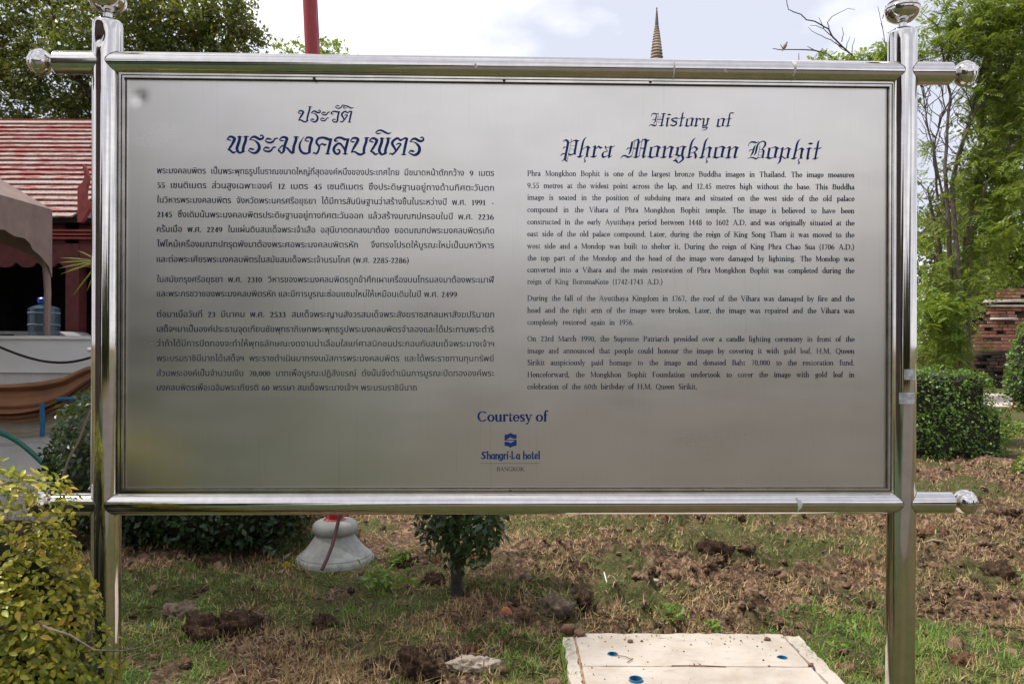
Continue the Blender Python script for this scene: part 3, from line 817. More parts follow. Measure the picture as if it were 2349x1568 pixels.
KHO = parse("2025,590,8 2050,567,17 2100,588,21 2140,540,22 2168,430,25 2112,355,28 2105,310,27 2150,243,25 2250,222,26 2340,247,33 2400,265,27 2466,250,7; 2185,402,10 2232,365,19 2290,388,25 2335,372,8; 2430,268,33 2400,400,32 2362,560,29; 2302,581,5 2360,594,19 2415,586,5")
LO = parse("330,296,6 280,306,18 252,285,21 310,230,24 400,226,28 480,262,30 590,254,8; 555,268,32 535,350,31 500,480,33 490,580,25; 430,587,5 490,600,17 550,590,5; 478,500,18 440,430,24 370,356,26 300,378,26 240,450,31 236,530,31 290,593,26 350,580,24 370,530,22 342,495,18 308,508,9")
BO = parse("712,310,6 660,320,20 608,300,6; 610,298,6 660,241,20 720,231,27 785,262,34 760,330,31 690,450,27 630,562,11; 630,558,9 710,546,20 790,597,28 860,605,25 952,570,7; 922,240,6 980,225,16 1052,235,6; 978,242,32 970,320,31 925,450,31 915,560,30 890,592,18")
SARA_I = parse("1320,120,6 1230,130,17 1183,104,6; 1185,100,6 1250,60,18 1320,60,22 1400,100,25 1470,130,20 1547,110,4")
TO = parse("1500,602,10 1530,580,14 1570,600,23 1640,540,21 1720,430,21 1762,368,18 1700,358,17 1656,384,9; 1640,540,18 1625,470,26 1570,380,33 1570,320,31 1630,260,27 1690,237,25 1750,282,25 1800,260,17 1850,237,22 1900,250,27 1880,320,31 1842,500,30 1825,590,26; 1765,602,5 1825,612,17 1885,605,5")
A1 = PHO + RO + SARA_A + MO + NGO + KHO
place_crop('thai_title', A1, (630, 360), 8.1, M_INK_H, 1.0)
B1 = LO + BO + tr(PHO, 0, 0, 975, 38) + SARA_I + TO + tr(RO, 0, 0, 1385, 45)
place_crop('thai_title', B1, (910, 360), 8.1, M_INK_H, 1.0)
PO = parse("230,405,6 180,412,20 100,384,6; 105,380,6 170,312,28 230,302,33 310,342,42 290,420,38 220,530,33 130,682,12; 130,675,10 230,665,28 320,722,33 400,735,28 512,690,8; 503,157,6 575,145,20 662,157,6; 575,165,34 560,260,35 490,500,35 460,700,32")
WO = parse("1500,432,6 1440,437,20 1402,410,23 1440,352,24 1520,325,27 1620,347,33 1742,345,8; 1705,352,37 1660,520,35 1640,700,33 1560,747,25 1480,720,26 1450,672,18 1500,625,17 1540,647,21 1585,640,6")
MAI = parse("1725,117,6 1680,116,20 1640,100,18 1552,162,6; 1553,165,6 1630,202,20 1720,207,23 1790,162,21 1830,97,18 1860,85,20 1932,90,5")
C1 = PO + tr(RO, 545, 150, 585, 258, 1.13) + tr(SARA_A, 885, 220, 970, 335, 1.13) + WO + MAI + tr(SARA_I, 1183, 40, 1850, 97, 1.17) + tr(TO, 1495, 215, 1735, 303, 1.13)
place_crop('thai_heading', C1, (830, 290), 13.82, M_INK_H, 1.0)
# English display letters
g_h = parse("690,95,2 640,150,15 605,230,21 580,350,23 530,560,21; 455,576,3 525,580,21 605,550,3; 585,405,3 660,350,7 720,320,13 732,350,32 787,355,3; 735,355,29 720,430,23 702,550,23 738,566,8; 700,572,8 650,592,7 637,630,6 660,672,13 655,690,15 628,716,3")
g_r = parse("848,342,5 905,322,21 890,400,25 865,550,23; 782,577,3 870,580,21 947,549,3; 920,382,5 990,322,15 1030,357,23 1088,345,3")
g_P = parse("118,217,3 150,177,11 200,172,21 240,220,27 225,330,25 195,480,25 165,640,27; 83,687,3 152,650,13 215,692,12; 325,148,7 300,300,4 260,480,5 215,685,7; 113,382,5 150,342,11 205,340,6; 48,556,3 110,506,13 185,500,8; 260,242,3 330,207,5 400,178,10 440,185,26 518,188,3; 450,200,27 435,300,23 403,490,25 432,507,6; 258,498,12 295,532,17 400,492,8; 300,302,3 350,312,3 405,302,3; 278,396,3 330,388,3 388,412,3")
g_a = parse("1162,322,10 1158,336,21; 1155,342,12 1172,362,5 1250,342,7 1290,325,15 1350,330,7 1382,308,6; 1292,335,25 1275,400,25 1246,560,23 1240,592,13 1327,547,3; 1150,370,4 1207,437,7 1120,462,10 1085,522,23 1097,580,23 1150,577,11 1232,538,5")
g_M = parse("1788,228,7 1880,182,8 1960,145,11; 1810,230,23 1780,380,23 1750,480,16 1708,522,3; 1673,407,5 1705,367,11 1782,365,8; 1880,200,7 1850,330,5 1812,520,5 1780,570,11; 1527,617,3 1580,557,13 1640,551,17 1700,584,21 1760,577,14 1802,540,5; 1962,158,20 1967,220,25 1930,400,25 1900,580,24; 1818,582,3 1910,591,18 2002,547,3; 1845,370,12 1930,370,12; 2065,138,6 2030,300,5 1980,552,5; 1990,237,4 2080,167,9 2140,150,20 2152,190,32 2242,163,3; 2150,200,31 2130,330,25 2082,550,25 2085,592,17 2152,554,3; 2018,369,12 2122,369,12")
g_o = parse("68,350,3 105,362,24 85,450,23 70,560,23; 2,577,3 92,588,22; 70,562,22 105,592,20 180,580,8 285,560,4; 72,354,5 170,337,7 250,316,15 292,346,26 343,350,3; 282,348,29 265,430,25 240,555,24 288,563,4")
g_n = parse("372,357,5 445,326,19 430,400,25 400,570,23; 317,597,3 410,590,21 477,573,3; 460,402,4 530,345,10 570,326,13 610,350,28 662,348,3; 610,357,29 585,450,25 560,560,24 560,590,18 632,574,3")
g_g = parse("718,354,6 755,372,25 740,450,23 725,520,21; 673,537,3 740,530,21 790,556,17 842,525,4; 740,352,5 830,332,8 880,316,11 905,340,25 967,327,3; 900,345,27 870,450,25 860,550,25 885,610,25 850,670,17 780,722,13; 745,722,13 710,672,25 632,676,3; 822,540,7 730,610,6 648,672,5")
g_k = parse("1190,110,2 1130,165,15 1090,240,21 1060,350,23 1020,580,21; 947,591,3 1025,590,21 1102,569,3; 1090,377,4 1160,332,13 1215,370,26 1222,402,17 1160,456,8 1068,487,5; 1158,462,16 1185,520,25 1190,580,26 1170,612,12")
g_B = parse("238,247,4 255,182,7 320,137,16 400,147,22 460,155,12 522,124,3; 420,225,8 380,310,21 350,420,21 287,512,4; 253,392,5 290,347,11 355,345,7; 387,492,6 430,420,19 455,300,23 485,212,18 560,137,11 640,121,13 685,162,21 670,240,21 600,326,7 530,342,5; 545,248,5 520,370,4 480,548,5; 600,332,9 640,372,23 625,470,21 610,540,22 647,551,5; 518,400,3 560,406,3 612,400,3; 493,490,3 540,484,3 592,492,3; 217,577,3 290,547,11 370,556,16 435,582,18 500,557,7 620,547,7")
g_p = parse("1078,327,5 1150,292,18 1130,350,25 1110,450,24 1080,600,24 1055,670,17 998,717,3; 1028,552,5 1100,532,12 1150,533,11 1195,572,14 1272,545,6; 1170,347,4 1250,302,11 1290,292,13 1310,325,28 1372,324,3; 1315,332,27 1290,440,25 1272,540,25 1312,547,5")
g_i = parse("1818,186,4 1880,180,26 1947,180,4; 1768,326,4 1840,305,20 1917,309,4; 1840,312,27 1820,420,25 1797,560,26 1797,592,14 1857,559,4")
g_t = parse("2115,93,3 2080,152,20 2060,280,23 2030,420,23 2000,572,21; 1923,582,3 2000,586,18 2087,549,3; 1953,332,4 2000,307,12 2110,310,14 2172,273,4")
D1 = g_P + g_h + g_r + g_a + g_M
place_crop('english_title', D1, (1570, 375), 8.7, M_INK_H, 1.15)
E1 = g_o + g_n + g_g + g_k + tr(g_h, 690, 95, 1500, 112) + tr(g_o, 5, 575, 1593, 583) + tr(g_n, 320, 595, 1905, 603)
place_crop('english_title', E1, (1820, 375), 8.7, M_INK_H, 1.15)
F1 = g_B + tr(g_o, 5, 575, 685, 550, 1.08) + g_p + tr(g_h, 690, 95, 1612, 55, 1.08) + g_i + g_t
place_crop('english_title', F1, (2080, 385), 9.396, M_INK_H, 1.15)
g_H = parse("113,162,4 125,102,8 180,86,13 220,101,13 292,84,4; 240,130,10 225,200,14 205,290,13 158,342,4; 128,267,4 150,240,7 212,238,7; 290,85,4 270,200,3.5 230,368,4; 43,412,3 100,372,9 160,390,17 200,396,16 252,375,3; 358,102,4 430,91,13 482,94,3; 425,97,17 405,200,17 365,390,17; 298,402,3 365,401,13 432,375,3; 278,176,2.6 330,183,2.6 385,171,2.6; 265,236,9 375,236,9; 250,316,2.6 300,306,2.6 360,311,2.6")
g_s = parse("802,214,3 740,206,18 705,206,11 632,237,15 652,270,15 740,310,19 735,368,15 660,400,15 620,381,14 573,386,3; 640,312,3 775,262,3")
g_y = parse("1368,237,4 1445,220,15 1435,300,17 1425,380,14; 1518,222,4 1545,215,13 1602,228,3; 1550,227,19 1535,310,16 1510,380,17 1430,397,11 1405,412,7 1430,445,15 1490,436,13 1525,440,14 1510,480,11 1460,508,7 1393,509,3")
g_f = parse("2212,73,4 2170,76,13 2130,71,11 2100,110,13 2085,230,17 2060,350,17 2045,405,15; 1983,407,3 2045,411,13 2117,385,3; 2013,242,3 2060,222,7 2120,226,7 2162,204,3")
G1 = g_H + tr(g_i, 1770, 325, 482, 220, .72) + g_s + tr(g_t, 1925, 580, 795, 400, .72) + tr(g_o, 5, 575, 950, 397, .75) + tr(g_r, 785, 575, 1178, 402, .75) + g_y + tr(g_o, 5, 575, 1745, 405, .75) + g_f
place_crop('english_heading', G1, (1820, 310), 9.035, M_INK_H, 1.2)
# sponsor line
g_hh = parse("838,828,11 838,930,11; 842,882,6 862,870,9 874,888,11 874,930,11")
g_aa = parse("928,872,9 903,870,9 893,900,11 903,927,9 926,918,6; 930,872,11 930,930,11")
SH = parse("822,842,6 785,838,11 768,860,12 795,890,15 800,915,12 770,926,9 748,914,5; 955,868,11 955,930,11; 958,882,6 975,870,9 988,888,11 988,930,11; 1038,872,9 1012,870,9 1005,900,11 1015,922,9 1036,916,6; 1042,870,11 1042,925,11 1030,948,9 1003,945,8; 1068,868,11 1068,930,11; 1072,882,6 1090,868,9; 1112,868,11 1112,930,11; 1122,826,6 1112,846,9; 1140,895,7 1157,900,7; 1175,830,11 1178,918,10; 1158,929,5 1200,925,8 1224,908,4; 1412,870,7 1396,885,10 1396,915,10 1412,928,7 1428,915,10 1428,885,10 1412,870,7; 1458,832,8 1458,922,10 1477,924,6; 1443,868,5 1482,865,5; 1498,902,6 1524,890,6 1520,872,9 1502,872,9 1491,900,11 1500,925,9 1527,917,6; 1548,828,11 1548,930,11; 742,992,2.2 1560,992,2.2")
SH += g_hh + g_aa + tr(g_aa, 930, 870, 1275, 870) + tr(g_hh, 838, 828, 1337, 828)
place_crop('sponsor_name', SH, (1200, 1100), 4.894, M_INK_L, 0.95)
def logo():
    pl = [(1072, 598), (1100, 596), (1128, 588), (1143, 578), (1154, 568), (1165, 578), (1182, 588), (1210, 596), (1238, 598), (1238, 652), (1200, 652), (1182, 646), (1165, 640), (1154, 628), (1143, 640), (1128, 646), (1104, 662), (1104, 668), (1238, 668),
          (1238, 748), (1210, 752), (1182, 760), (1165, 768), (1154, 778), (1143, 768), (1128, 760), (1100, 752), (1072, 750), (1072, 694), (1110, 694), (1128, 699), (1143, 704), (1154, 718), (1165, 704), (1182, 699), (1204, 684), (1204, 678), (1072, 678)]
    v, allF = union([[Vector(q) for q in pl]])
    allV = []
    for x, y in v:
        a, c = S((1200 + x / 4.894) * 0.81528, (1100 + y / 4.894) * 0.81528, LY); allV.append((a, LY, c))
    mb = MB(); mb.v = allV; mb.f = allF
    o = mb.build('sponsor_emblem', M_INK_L, pan, fix=False)
logo()

# --- serif text letters as pen strokes, em = 1000 units, y up
T_, H_ = 40, 15
def V_(x, a, b, s0=1, s1=1, r=T_):
    o = [[(x, a, r), (x, b, r)]]
    if s0: o.append([(x - 75, a - r + 16, 16), (x + 75, a - r + 16, 16)])
    if s1: o.append([(x - 75, b + r - 16, 16), (x + 40, b + r - 16, 16)])
    return o
def A_(cx, cy, rx, ry, a0, a1, n=9, r1=T_, r0=H_):
    st = []
    for i in range(n + 1):
        a = math.radians(a0 + (a1 - a0) * i / n); w = r0 + (r1 - r0) * abs(math.cos(a)) ** 1.3
        st.append((cx + rx * math.cos(a), cy + ry * math.sin(a), w))
    return [st]
def L_(*p): return [[(p[i], p[i + 1], p[i + 2]) for i in range(0, len(p), 3)]]
def sf(x, y, w=70): return L_(x - w, y, 15, x + w, y, 15)
X_, C_, D_ = 430, 660, 700      # x-height, capital, ascender (minus pen)
def arch(x0, x1, y=X_): return L_(x0, y - 70, 12, x0 + (x1 - x0) * .45, y + 12, 20, x1 - 30, y - 20, 34, x1, y - 110, T_)
Gl = {
 'a': (410, A_(170, 130, 110, 105, 60, 300) + L_(300, 40, T_, 300, 330, T_, 270, 420, 25, 190, 445, 16, 90, 400, 22) + L_(300, 40, T_, 385, 15, 15) + L_(120, 230, 20, 300, 275, 15)),
 'b': (500, V_(110, 30, D_, 0, 1) + A_(265, 215, 165, 205, -150, 150)), 'c': (420, A_(230, 215, 160, 210, 45, 315)),
 'd': (510, V_(390, 30, D_, 0, 1) + sf(430, 8, 40) + A_(235, 215, 165, 205, 30, 330)), 'e': (430, A_(225, 215, 160, 210, 0, 315) + L_(85, 240, 14, 365, 240, 14)),
 'f': (300, V_(130, 30, 560, 1, 0) + L_(130, 560, T_, 170, 680, 30, 240, 715, 22, 300, 680, 26) + L_(50, X_, 15, 260, X_, 15)),
 'g': (460, A_(215, 285, 130, 145, 0, 360, 12) + L_(310, 395, 15, 430, 420, 22) + L_(140, 170, 18, 110, 100, 24, 200, 60, 28, 350, 30, 34, 370, -80, 28, 230, -170, 22, 80, -120, 26, 90, -20, 16, 150, 40, 14)),
 'h': (520, V_(110, 30, D_) + arch(150, 390) + V_(390, 30, 320, 1, 0)), 'i': (250, V_(125, 30, X_ - 20) + L_(125, 640, 44, 125, 642, 44)),
 'j': (240, L_(140, X_ - 20, T_, 140, -80, T_, 60, -180, 20)), 'k': (490, V_(110, 30, D_) + L_(150, 210, 14, 370, X_, 18) + L_(210, 250, 30, 400, 30, T_) + sf(420, 8) + sf(370, X_)),
 'l': (250, V_(125, 30, D_)), 'm': (780, V_(110, 30, X_ - 20) + arch(150, 385) + V_(385, 30, 320, 1, 0) + arch(425, 660) + V_(660, 30, 320, 1, 0)),
 'n': (520, V_(110, 30, X_ - 20) + arch(150, 390) + V_(390, 30, 320, 1, 0)), 'o': (480, A_(240, 215, 175, 210, 0, 360, 14)),
 'p': (510, V_(110, -190, X_ - 20) + A_(265, 215, 165, 205, -150, 150)), 'q': (510, V_(390, -190, X_ - 10, 1, 0) + A_(235, 215, 165, 205, 30, 330)),
 'r': (360, V_(110, 30, X_ - 20) + L_(150, X_ - 70, 12, 230, X_ + 10, 22, 310, X_ - 30, 38)), 's': (370, L_(300, 330, 14, 280, 410, 20, 190, 440, 22, 90, 380, 32, 120, 270, 38, 260, 180, 40, 300, 80, 32, 200, 0, 22, 90, 20, 20, 65, 110, 14)),
 't': (310, L_(140, 580, 12, 135, 100, T_, 180, 10, 28, 290, 40, 14) + L_(50, X_, 16, 270, X_, 16)), 'u': (520, V_(110, 120, X_ - 20, 0, 1) + L_(110, 120, T_, 150, 25, 30, 240, 0, 22, 380, 90, 14) + V_(390, 30, X_ - 20, 0, 1) + sf(430, 8, 40)),
 'v': (460, L_(80, X_, T_, 235, 20, 30) + L_(385, X_, 16, 235, 20, 16) + sf(90, X_) + sf(385, X_, 60)), 'w': (690, L_(80, X_, T_, 220, 20, 30) + L_(345, X_, 16, 220, 20, 16) + L_(330, X_, T_, 470, 20, 30) + L_(610, X_, 16, 470, 20, 16) + sf(90, X_) + sf(340, X_) + sf(610, X_, 60)),
 'x': (470, L_(90, X_, 36, 380, 20, 36) + L_(370, X_, 15, 90, 20, 15) + sf(90, X_) + sf(380, 10) + sf(370, X_, 55) + sf(90, 10, 55)), 'y': (460, L_(80, X_, T_, 240, 30, 30) + L_(385, X_, 16, 240, 30, 18, 170, -140, 18, 80, -170, 30) + sf(90, X_) + sf(385, X_, 60)),
 'z': (420, L_(70, X_, 18, 350, X_, 18, 70, 15, 30, 360, 15, 18)),
 'A': (680, L_(330, C_, 16, 110, 20, 16) + L_(330, C_, 30, 560, 30, T_) + L_(190, 230, 15, 470, 230, 15) + sf(100, 10) + sf(560, 10, 85)), 'B': (600, V_(130, 30, C_ - 20) + A_(280, 500, 180, 150, -90, 90) + A_(300, 185, 210, 170, -90, 90) + L_(130, 350, 14, 290, 350, 14) + L_(130, 650, 15, 290, 650, 15) + L_(130, 15, 15, 300, 15, 15)),
 'C': (660, A_(360, 330, 275, 325, 48, 312, 12)), 'D': (720, V_(130, 30, C_ - 20) + A_(330, 335, 300, 320, -90, 90, 12) + L_(130, 655, 15, 330, 655, 15) + L_(130, 15, 15, 330, 15, 15)),
 'E': (560, V_(130, 30, C_ - 20) + L_(130, 650, 16, 480, 650, 18) + L_(130, 345, 15, 400, 345, 15) + L_(130, 18, 16, 500, 18, 18)), 'F': (520, V_(130, 30, C_ - 20) + L_(130, 650, 16, 470, 650, 18) + L_(130, 345, 15, 390, 345, 15)),
 'G': (710, A_(360, 330, 275, 325, 48, 320, 12) + V_(590, 60, 250, 0, 0) + sf(590, 270)), 'H': (740, V_(140, 30, C_ - 20) + V_(590, 30, C_ - 20) + L_(140, 345, 15, 590, 345, 15)),
 'K': (660, V_(130, 30, C_ - 20) + L_(170, 320, 15, 530, C_, 18) + L_(260, 400, 34, 560, 30, T_) + sf(530, C_) + sf(580, 10)), 'L': (540, V_(130, 30, C_ - 20) + L_(130, 18, 16, 500, 22, 18)),
 'M': (840, L_(130, 20, 16, 130, C_, 16) + L_(140, C_, 38, 410, 60, 34) + L_(680, C_, 18, 410, 60, 18) + V_(700, 30, C_ - 20) + sf(130, 10) + sf(120, C_)), 'N': (730, L_(130, 20, 16, 130, C_, 16) + L_(130, C_, 38, 600, 40, 38) + L_(600, C_, 16, 600, 40, 16) + sf(130, 10) + sf(120, C_) + sf(600, C_)),
 'O': (740, A_(370, 330, 290, 325, 0, 360, 16)), 'P': (570, V_(130, 30, C_ - 20) + A_(290, 480, 190, 170, -90, 90) + L_(130, 650, 15, 290, 650, 15) + L_(130, 310, 15, 290, 310, 15)), 'Q': (740, A_(370, 330, 290, 325, 0, 360, 16) + L_(400, 0, 20, 640, -130, 30)),
 'S': (500, L_(420, 520, 16, 390, 630, 20, 260, 665, 24, 120, 590, 38, 130, 440, 42, 370, 280, 44, 420, 140, 38, 290, 5, 24, 110, 20, 20, 75, 150, 16)), 'T': (640, V_(320, 30, C_ - 20) + L_(60, 650, 18, 580, 650, 18) + L_(50, 560, 12, 60, 650, 16) + L_(590, 560, 12, 580, 650, 16)),
 'V': (680, L_(110, C_, T_, 345, 20, 32) + L_(570, C_, 16, 345, 20, 16) + sf(110, C_) + sf(570, C_)), 'J': (340, L_(200, C_, T_, 200, 60, T_, 60, -60, 20) + sf(200, C_)), 'U': (700, V_(130, 180, C_ - 20, 0, 1) + L_(130, 180, T_, 220, 20, 28, 420, 10, 22, 560, 150, 16) + L_(570, 160, 16, 570, C_, 16) + sf(570, C_)),
 '0': (480, A_(240, 320, 165, 315, 0, 360, 14)), '1': (400, V_(210, 30, 620, 1, 0) + L_(120, 560, 14, 215, 650, 20)), '2': (480, L_(80, 500, 18, 130, 610, 26, 250, 640, 26, 350, 520, 40, 290, 330, 34, 80, 30, 18) + L_(80, 22, 24, 400, 22, 24)),
 '3': (480, L_(90, 560, 18, 200, 640, 24, 330, 560, 38, 300, 400, 30, 190, 350, 15) + L_(190, 350, 15, 330, 310, 32, 370, 170, 40, 250, 10, 24, 90, 40, 26)), '4': (490, V_(330, 30, 600, 1, 0) + L_(330, 640, 18, 70, 190, 16, 440, 190, 18)), '5': (470, L_(130, 630, 26, 380, 640, 24) + L_(130, 620, 14, 110, 380, 14, 230, 390, 22, 370, 290, 38, 350, 100, 36, 220, 5, 22, 80, 40, 26)),
 '6': (490, A_(245, 190, 165, 190, 0, 360, 12) + L_(85, 200, T_, 110, 420, 34, 230, 590, 22, 360, 640, 14)), '7': (460, L_(80, 620, 26, 400, 625, 20, 200, 20, 30)), '8': (490, A_(245, 490, 130, 150, 0, 360, 12, 32, 20) + A_(245, 170, 165, 170, 0, 360, 12, 38, 22)), '9': (490, A_(245, 450, 165, 190, 0, 360, 12) + L_(405, 440, T_, 380, 220, 34, 260, 50, 22, 130, 0, 14)),
 '.': (230, L_(115, 30, 46, 116, 30, 46)), ',': (230, L_(115, 30, 46, 90, -90, 16)), '(': (320, L_(260, 740, 14, 130, 500, 28, 110, 300, 34, 140, 60, 28, 260, -160, 14)), ')': (320, L_(60, 740, 14, 190, 500, 28, 210, 300, 34, 180, 60, 28, 60, -160, 14)), '-': (320, L_(70, 230, 24, 250, 230, 24)), ' ': (240, []),
}
_gc = {}
def glyph(ch, rk=1.0, sub=1):
    k = (ch, rk, sub)
    if k not in _gc:
        w, st = Gl[ch]
        _gc[k] = (w, *(strokes_mesh([[(a, b, r * rk) for a, b, r in s] for s in st], sub, 8, 0.05) if st else ([], [])))
    return _gc[k]
def line_mesh(name, text, u0, v0, u1, v1, capv, mat, parent, rk=1.0, width_px=None, sub=1):
    """serif text from baseline point (u0,v0) to (u1,v1); word gaps stretched to fill; capv = capital height in px"""
    words = text.split(' ')
    ww = [sum(glyph(c, rk, sub)[0] for c in w) for w in words]
    k = width_px if width_px else capv / 700.0            # px per unit
    gap = ((math.hypot(u1 - u0, v1 - v0)) - sum(ww) * k) / max(1, len(words) - 1)
    ky = capv / 700.0
    V, F = [], []; pos = 0.0; Ltot = math.hypot(u1 - u0, v1 - v0)
    for w, wd in zip(words, ww):
        x = pos
        for c in w:
            adv, gv, gf = glyph(c, rk, sub); b = len(V)
            for px, py in gv:
                uu = x + px * k; f = uu / Ltot
                a, z = S(u0 + (u1 - u0) * f, v0 + (v1 - v0) * f - py * ky, LY); V.append((a, LY, z))
            F += [tuple(b + i for i in reversed(t_)) for t_ in gf if len(t_) == 3]; x += adv * k
        pos += wd * k + gap
    return tag(link(name, mesh_np(name, np.array(V), np.array(F)), mat, parent), kind='stuff')
EN = ["Phra Mongkhon Bophit is one of the largest bronze Buddha images in Thailand. The image measures",
 "9.55 metres at the widest point across the lap, and 12.45 metres high without the base. This Buddha",
 "image is seated in the position of subduing mara and situated on the west side of the old palace",
 "compound in the Vihara of Phra Mongkhon Bophit temple. The image is believed to have been",
 "constructed in the early Ayutthaya period between 1448 to 1602 A.D. and was originally situated at the",
 "east side of the old palace compound. Later, during the reign of King Song Tham it was moved to the",
 "west side and a Mondop was built to shelter it. During the reign of King Phra Chao Sua (1706 A.D.)",
 "the top part of the Mondop and the head of the image were damaged by lightning. The Mondop was",
 "converted into a Vihara and the main restoration of Phra Mongkhon Bophit was completed during the",
 "reign of King BoromaKote (1742-1743 A.D.)",
 "During the fall of the Ayutthaya Kingdom in 1767, the roof of the Vihara was damaged by fire and the",
 "head and the right arm of the image were broken. Later, the image was repaired and the Vihara was",
 "completely restored again in 1956.",
 "On 23rd March 1990, the Supreme Patriarch presided over a candle lighting ceremony in front of the",
 "image and announced that people could honour the image by covering it with gold leaf. H.M. Queen",
 "Sirikit auspiciously paid homage to the image and donated Baht 70,000 to the restoration fund.",
 "Henceforward, the Mongkhon Bophit Foundation undertook to cover the image with gold leaf in",
 "celebration of the 60th birthday of H.M. Queen Sirikit."]
VL = [398, 426, 453, 481, 509, 536.5, 564.5, 592, 619, 646, 684, 711.5, 739, 777, 804.5, 831.5, 859, 886.5]
for i, (s, v) in enumerate(zip(EN, VL)):
    dv = 3.6 * (1 - (v - 398) / 488)
    u1 = {9: 1520, 12: 1454, 17: 1599}.get(i, 1959.5)
    f = (u1 - 1209) / 750.5
    line_mesh('english_line', s, 1209, v + 5.4, u1, v + 5.4 + dv * f, 12.4, M_INK_T if i < 9 else M_INK_W, pan, 1.55, 0.01655)
place = line_mesh
line_mesh('courtesy_line', 'Courtesy of', 1094, 965.5, 1256, 965.5, 23.5, M_INK_H, pan, 1.75, 0.0352, 2)
line_mesh('city_line', 'BANGKOK', 1139, 1079.5, 1199, 1079.5, 9.4, M_INK_T, pan, 1.3, 0.0132)

TH = ["พระมงคลบพิตร เป็นพระพุทธรูปโบราณขนาดใหญ่ที่สุดองค์หนึ่งของประเทศไทย มีขนาดหน้าตักกว้าง 9 เมตร",
 "55 เซนติเมตร ส่วนสูงเฉพาะองค์ 12 เมตร 45 เซนติเมตร ซึ่งประดิษฐานอยู่ทางด้านทิศตะวันตก",
 "ในวิหารพระมงคลบพิตร จังหวัดพระนครศรีอยุธยา ได้มีการสันนิษฐานว่าสร้างขึ้นในระหว่างปี พ.ศ. 1991 -",
 "2145 ซึ่งเดิมนั้นพระมงคลบพิตรประดิษฐานอยู่ทางทิศตะวันออก แล้วสร้างมณฑปครอบในปี พ.ศ. 2236",
 "ครั้นเมื่อ พ.ศ. 2249 ในแผ่นดินสมเด็จพระเจ้าเสือ อสุนีบาตตกลงมาต้อง ยอดมณฑปพระมงคลบพิตรเกิด",
 "ไฟไหม้เครื่องมณฑปทรุดพังมาต้องพระศอพระมงคลบพิตรหัก จึงทรงโปรดให้บูรณะใหม่เป็นมหาวิหาร",
 "และต่อพระเศียรพระมงคลบพิตรในสมัยสมเด็จพระเจ้าบรมโกศ (พ.ศ. 2285-2286)",
 "ในสมัยกรุงศรีอยุธยา พ.ศ. 2310 วิหารของพระมงคลบพิตรถูกข้าศึกเผาเครื่องบนโทรมลงมาต้องพระเมาฬี",
 "และพระกรขวาของพระมงคลบพิตรหัก และมีการบูรณะซ่อมแซมใหม่ให้เหมือนเดิมในปี พ.ศ. 2499",
 "ต่อมาเมื่อวันที่ 23 มีนาคม พ.ศ. 2533 สมเด็จพระญานสังวรสมเด็จพระสังฆราชสกลมหาสังฆปรินายก",
 "เสด็จฯมาเป็นองค์ประธานจุดเทียนชัยพุทธาภิเษกพระพุทธรูปพระมงคลบพิตรจำลองและได้ประทานพระดำริ",
 "ว่าถ้าได้มีการปิดทองจะทำให้พุทธลักษณะงดงามน่าเลื่อมใสแก่ศาสนิกชนประกอบกับสมเด็จพระนางเจ้าฯ",
 "พระบรมราชินีนาถได้เสด็จฯ พระราชดำเนินมาทรงนมัสการพระมงคลบพิตร และได้พระราชทานทุนทรัพย์",
 "ส่วนพระองค์เป็นจำนวนเงิน 70,000 บาทเพื่อบูรณะปฏิสังขรณ์ ดังนั้นจึงดำเนินการบูรณะปิดทององค์พระ",
 "มงคลบพิตรเพื่อเฉลิมพระเกียรติ 60 พรรษา สมเด็จพระนางเจ้าฯ พระบรมราชินีนาถ"]
TL = [391, 424, 458, 491, 525, 559, 594, 640, 673, 720, 754, 787, 821, 855, 888]
TR = [397, 431, 464, 497, 529, 562.5, 597, 641.5, 674.5, 721, 755, 788, 821.5, 855.5, 888.5]
TE = {6: 938, 8: 1048, 14: 955}
def text_arrays(s):
    """outlines of one word, filled by the non-zero rule (overlapping contours united)"""
    cu = bpy.data.curves.new('t', 'FONT'); cu.body = s; cu.size = 1.0; cu.resolution_u = 2; cu.fill_mode = 'NONE'
    o = bpy.data.objects.new('t', cu); COL.objects.link(o)
    me = o.to_mesh()
    V = np.zeros(len(me.vertices) * 3); me.vertices.foreach_get('co', V); V = V.reshape(-1, 3).copy()
    nb_ = {}
    for e in me.edges:
        i, j = e.vertices; nb_.setdefault(i, []).append(j); nb_.setdefault(j, []).append(i)
    first = [(e.vertices[0], e.vertices[1]) for e in me.edges]
    o.to_mesh_clear(); bpy.data.objects.remove(o); bpy.data.curves.remove(cu)
    seen, loops = set(), []
    for i, j in first:
        if i in seen: continue
        lp_ = [i]; seen.add(i); prev, cur = i, j
        while cur != i and cur not in seen:
            lp_.append(cur); seen.add(cur)
            nx_ = [k for k in nb_[cur] if k != prev]
            if not nx_: break
            prev, cur = cur, nx_[0]
        if len(lp_) > 2: loops.append(lp_)
    polys, sg = [], []
    for lp_ in loops:
        p_ = [Vector((V[k][0], V[k][1])) for k in lp_]
        ar = sum(p_[k].x * p_[(k + 1) % len(p_)].y - p_[(k + 1) % len(p_)].x * p_[k].y for k in range(len(p_)))
        polys.append(p_); sg.append(1 if ar > 0 else -1)
    vs, fs = [], []
    for p_ in polys:
        b0 = len(vs); vs += p_; ix = list(range(b0, b0 + len(p_))); fs.append(ix if sg[len(fs)] > 0 else ix[::-1])
    v, e, f, ov, oe, of = delaunay_2d_cdt(vs, [], fs, 0, 1e-5, True)
    keep = [tuple(q) for q, w in zip(f, of) if sum(sg[k] for k in w) != 0]
    return np.array([(q.x, q.y, 0.0) for q in v]), np.array(keep, dtype=np.int32)
def width(V): return V[:, 0].max() - V[:, 0].min()
KX = 16.9      # px per em, widest fit
